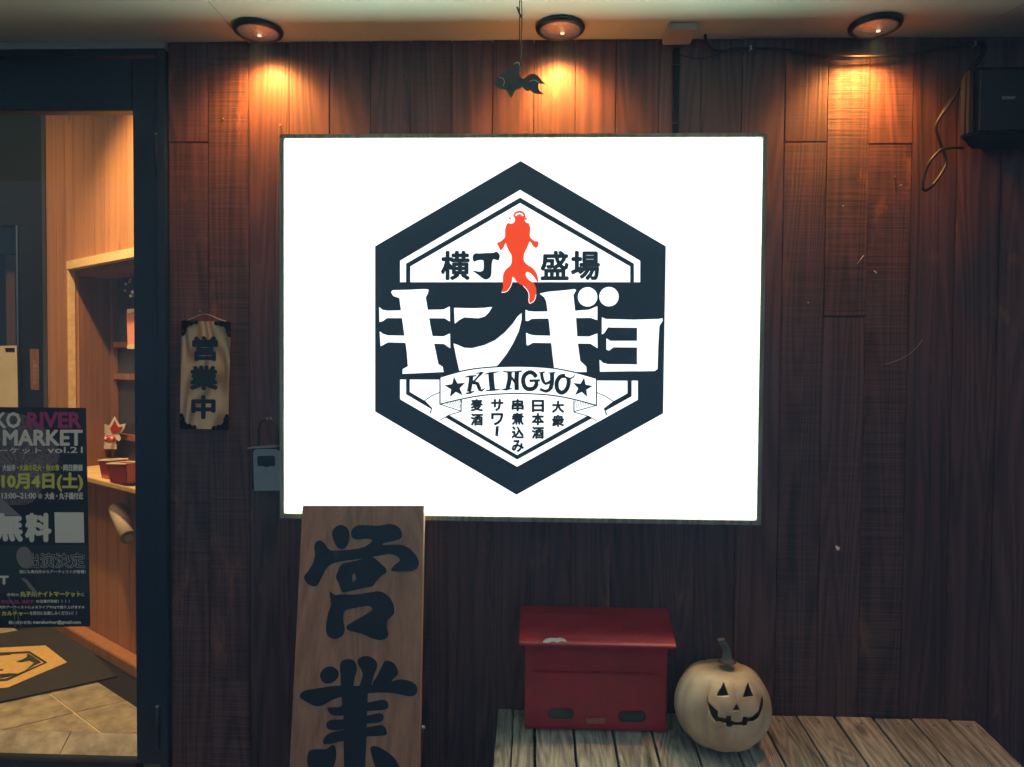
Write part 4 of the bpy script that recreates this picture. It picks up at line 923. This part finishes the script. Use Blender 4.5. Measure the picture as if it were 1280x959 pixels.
# card stand
cs = thing('card_stand', 'cream folded card stand in the niche behind the maple ornament', 'card', IWP(122, 561, -.16))
flat('card_side', M['paper'], cs, cN([(150, 440), (205, 436), (205, 664), (150, 662)]), IP(-.18), 0, .002)
flat('card_top', M['white'], cs, cN([(150, 436), (235, 365), (312, 374), (205, 436)]), IP(-.177), .0, .002)
flat('card_inside', M['black'], cs, cN([(206, 440), (300, 382), (316, 470), (316, 664), (206, 664)]), IP(-.20), 0, .002)
# maple and goldfish ornament
mo = thing('maple_ornament', 'red and white maple leaf over a small red goldfish in the niche', 'ornament', IWP(143, 562, -.12))
leaf = [(320, 455), (338, 490), (352, 510), (390, 502), (380, 535), (362, 560), (335, 568), (352, 575), (360, 595), (350, 615), (330, 605), (325, 640), (300, 650), (262, 640), (244, 620), (246, 590), (262, 570), (248, 550), (236, 510), (262, 505), (285, 515), (302, 485)]
flat('outline', M['white'], mo, cN(leaf), IP(-.12), 0, .004)
flat('leaf', M['bowlred'], mo, cN([(320, 480), (335, 515), (345, 525), (370, 520), (350, 555), (322, 562), (300, 560), (290, 535), (305, 510)]), IP(-.1155), 0, .003)
bm = bmesh.new(); bmesh.ops.create_uvsphere(bm, u_segments=16, v_segments=10, radius=.022)
pf = IWP(137.5, 549, -.10)
for v in bm.verts: v.co = Vector((v.co.x*1.15, v.co.y*.6, v.co.z*.8))+pf
link('fish_body', done(bm, smooth=True), M['bowlred'], mo)
for dx in (-.012, .014):
    lathe('fish_eye', M['white'], mo, [(.0005, 0), (.006, .001), (.004, .005), (.0005, .006)], pf+Vector((dx, -.010, .004)), 12, axis='y')
flat('foot', M['white'], mo, cN([(250, 636), (330, 630), (332, 664), (248, 664)]), IP(-.125), 0, .012)
flat('tag', M['paper'], tag(thing('price_tag', 'small pale tag lying left of the maple ornament', 'tag', IWP(122, 554, -.12)), None, 'tag'), cN(circ(220, 622, 28, 14, 18)), IP(-.13), 0, .003)
# red planters
for k, (x0, x1, y0, y1, nn, lab) in enumerate(((274, 345, 702, 815, .02, 'left of two small red trays on the pale counter'), (325, 452, 700, 825, .045, 'right and nearer of two small red trays on the pale counter'))):
    q = cN([(x0, y0), (x1, y0), (x1-8, y1), (x0+16, y1)]); n_ = nn
    c_ = IWP((q[0][0]+q[1][0])/2, q[2][1], n_); bw = thing('red_tray', lab, 'tray', c_, 'red trays on the counter')
    wv = (IWP(*q[1], n_)-IWP(*q[0], n_)); hgt = IWP(*q[0], n_).z-IWP(*q[3], n_).z
    u = wv.normalized(); base = Vector((c_.x, c_.y, NZ0)); hw = wv.length/2
    bm = bmesh.new(); rr_ = []
    for (s1, z1) in ((.78, 0), (.98, hgt), (1.0, hgt+.002), (.90, hgt+.002), (.72, .006)):
        rr_.append([bm.verts.new(base+u*hw*s1*a-Vector((NW.x, NW.y, 0))*(-.035*s1*b)+Vector((0, 0, z1))) for a, b in ((-1, -1), (1, -1), (1, 1), (-1, 1))])
    for i in range(4):
        for j in range(4): bm.faces.new((rr_[i][j], rr_[i][(j+1) % 4], rr_[i+1][(j+1) % 4], rr_[i+1][j]))
    bm.faces.new(rr_[0][::-1]); bm.faces.new(rr_[-1])
    bmesh.ops.recalc_face_normals(bm, faces=bm.faces); bmesh.ops.bevel(bm, geom=[e for e in bm.edges if abs(e.verts[0].co.z-e.verts[1].co.z) > .01], offset=.006, segments=2, affect='EDGES')
    link('tray_body', done(bm), M['bowlred'], bw)
    rb = bmesh.new(); zt_ = hgt+.0025
    for a0, a1 in (((-1, -1), (1, -1)), ((1, -1), (1, 1)), ((1, 1), (-1, 1)), ((-1, 1), (-1, -1))):
        pa, pb = [base+u*hw*.95*a+Vector((NW.x, NW.y, 0))*(.034*b)+Vector((0, 0, zt_)) for a, b in (a0, a1)]; add_tube(rb, [pa, pb], .0028, 6)
    link('pale_rim', done(rb), M['paper'], bw)
# pink pouch and hanging flowers
cQ = cr(80, 300, 6.85)
pp = thing('pouch', 'pink patterned paper pouch hanging in the niche', 'pouch', IWP(164, 410, -.10))
flat('pouch_body', M['pinkcloth'], pp, cQ([(540, 592), (600, 590), (640, 600), (640, 935), (538, 932), (545, 900), (536, 640)]), IP(-.10), 0, .02)
flat('pouch_band', M['white'], pp, cQ([(540, 592), (600, 590), (600, 612), (575, 625), (541, 632)]), IP(-.079), 0, .001)
flat('pouch_band', M['paper'], pp, cQ([(541, 900), (640, 885), (640, 934), (538, 932)]), IP(-.079), 0, .001)
tube('string', M['cable'], pp, [IWP(164, 386, -.09), Vector((IWP(164, 386, -.09).x, IWP(164, 386, -.09).y, NZ1-.057))], .0008, 5)
fl = thing('hanging_flowers', 'maroon and white paper blossoms hanging at the top of the niche', 'decoration', IWP(162, 358, -.08))
M['maroon'] = mat('maroon_paper', (.16, .02, .05), .7)
random.seed(5)
for k in range(22):
    x = random.uniform(522, 600); y = random.uniform(318, 490); x = 600-(600-x)*(1 if y < 440 else .5); r_ = random.uniform(10, 20)
    wht = (k % 3 == 0)
    flat('petal', M['white'] if wht else M['maroon'], fl, cQ([(x+r_*(1 if i % 2 else .5)*math.cos(i*math.pi/5), y+r_*(1 if i % 2 else .5)*math.sin(i*math.pi/5)) for i in range(10)]), IP(-.08+.02*random.random()), 0, .001)
tube('string', M['cable'], fl, [IWP(167, 372, -.08), Vector((IWP(167, 350, -.08).x, IWP(167, 350, -.08).y, NZ1-.057))], .001, 5)
# rolled shape modelled in place of a reflection in the door glass
pr = thing('paper_roll', 'pale paper roll tucked against the pine boards under the counter', 'roll', IWP(152, 655, .03))
M['roll'] = mat('tan_paper', (.45, .36, .27), .8, noise=.15)
tube('roll', M['roll'], pr, [IWP(146, 636, .025), IWP(161, 672, .06)], .028, 20)
tube('roll_core', M['paper'], pr, [IWP(160.8, 671.5, .0595), IWP(161.4, 673, .061)], .014, 16)
# far left things
fp_ = thing('notice', 'cream paper notice seen through the door glass at far left', 'notice', W(8, 512, 1.2))
flat('sheet', M['paper'], fp_, [(-60, 434), (21, 432), (23, 530), (-60, 530)], plane(1.2), 0, .002)
flat('clip', M['black'], fp_, [(6, 435), (18, 435), (18.5, 440), (7, 440)], plane(1.198), 0, .002)
vp = thing('door_plate', 'narrow vertical lettered plate on the dark post inside', 'plate', W(43, 488, 1.24))
flat('plate', M['niche'], vp, [(37, 436), (48.5, 436.5), (49, 488), (38.5, 487)], plane(1.247), 0, .004)
for k, ch_ in enumerate('KINGYO'): text('plate_letter', ch_, M['gold_text'], vp, (41.3, 450+k*5.2, 46, 454.4+k*5.2), plane(1.2425), 0.0003, .2, n=4)
# ================================================================== BLUE MIST VOLUME ADDED TO STAND IN FOR LENS FLARE FROM THE SIGN
hm = bpy.data.materials.new('night_mist'); hm.use_nodes = True; ht_ = hm.node_tree; ht_.nodes.remove(ht_.nodes['Principled BSDF'])
pv = ht_.nodes.new('ShaderNodeVolumePrincipled'); pv.inputs['Color'].default_value = (.27, .58, 1.0, 1); pv.inputs['Density'].default_value = .013
ht_.links.new(pv.outputs[0], ht_.nodes['Material Output'].inputs['Volume'])
hz = box('haze', hm, None, -12.5, 12.5, -14.5, 6.0, -1.3, 3.2); tag(hz, kind='stuff')
print('done')
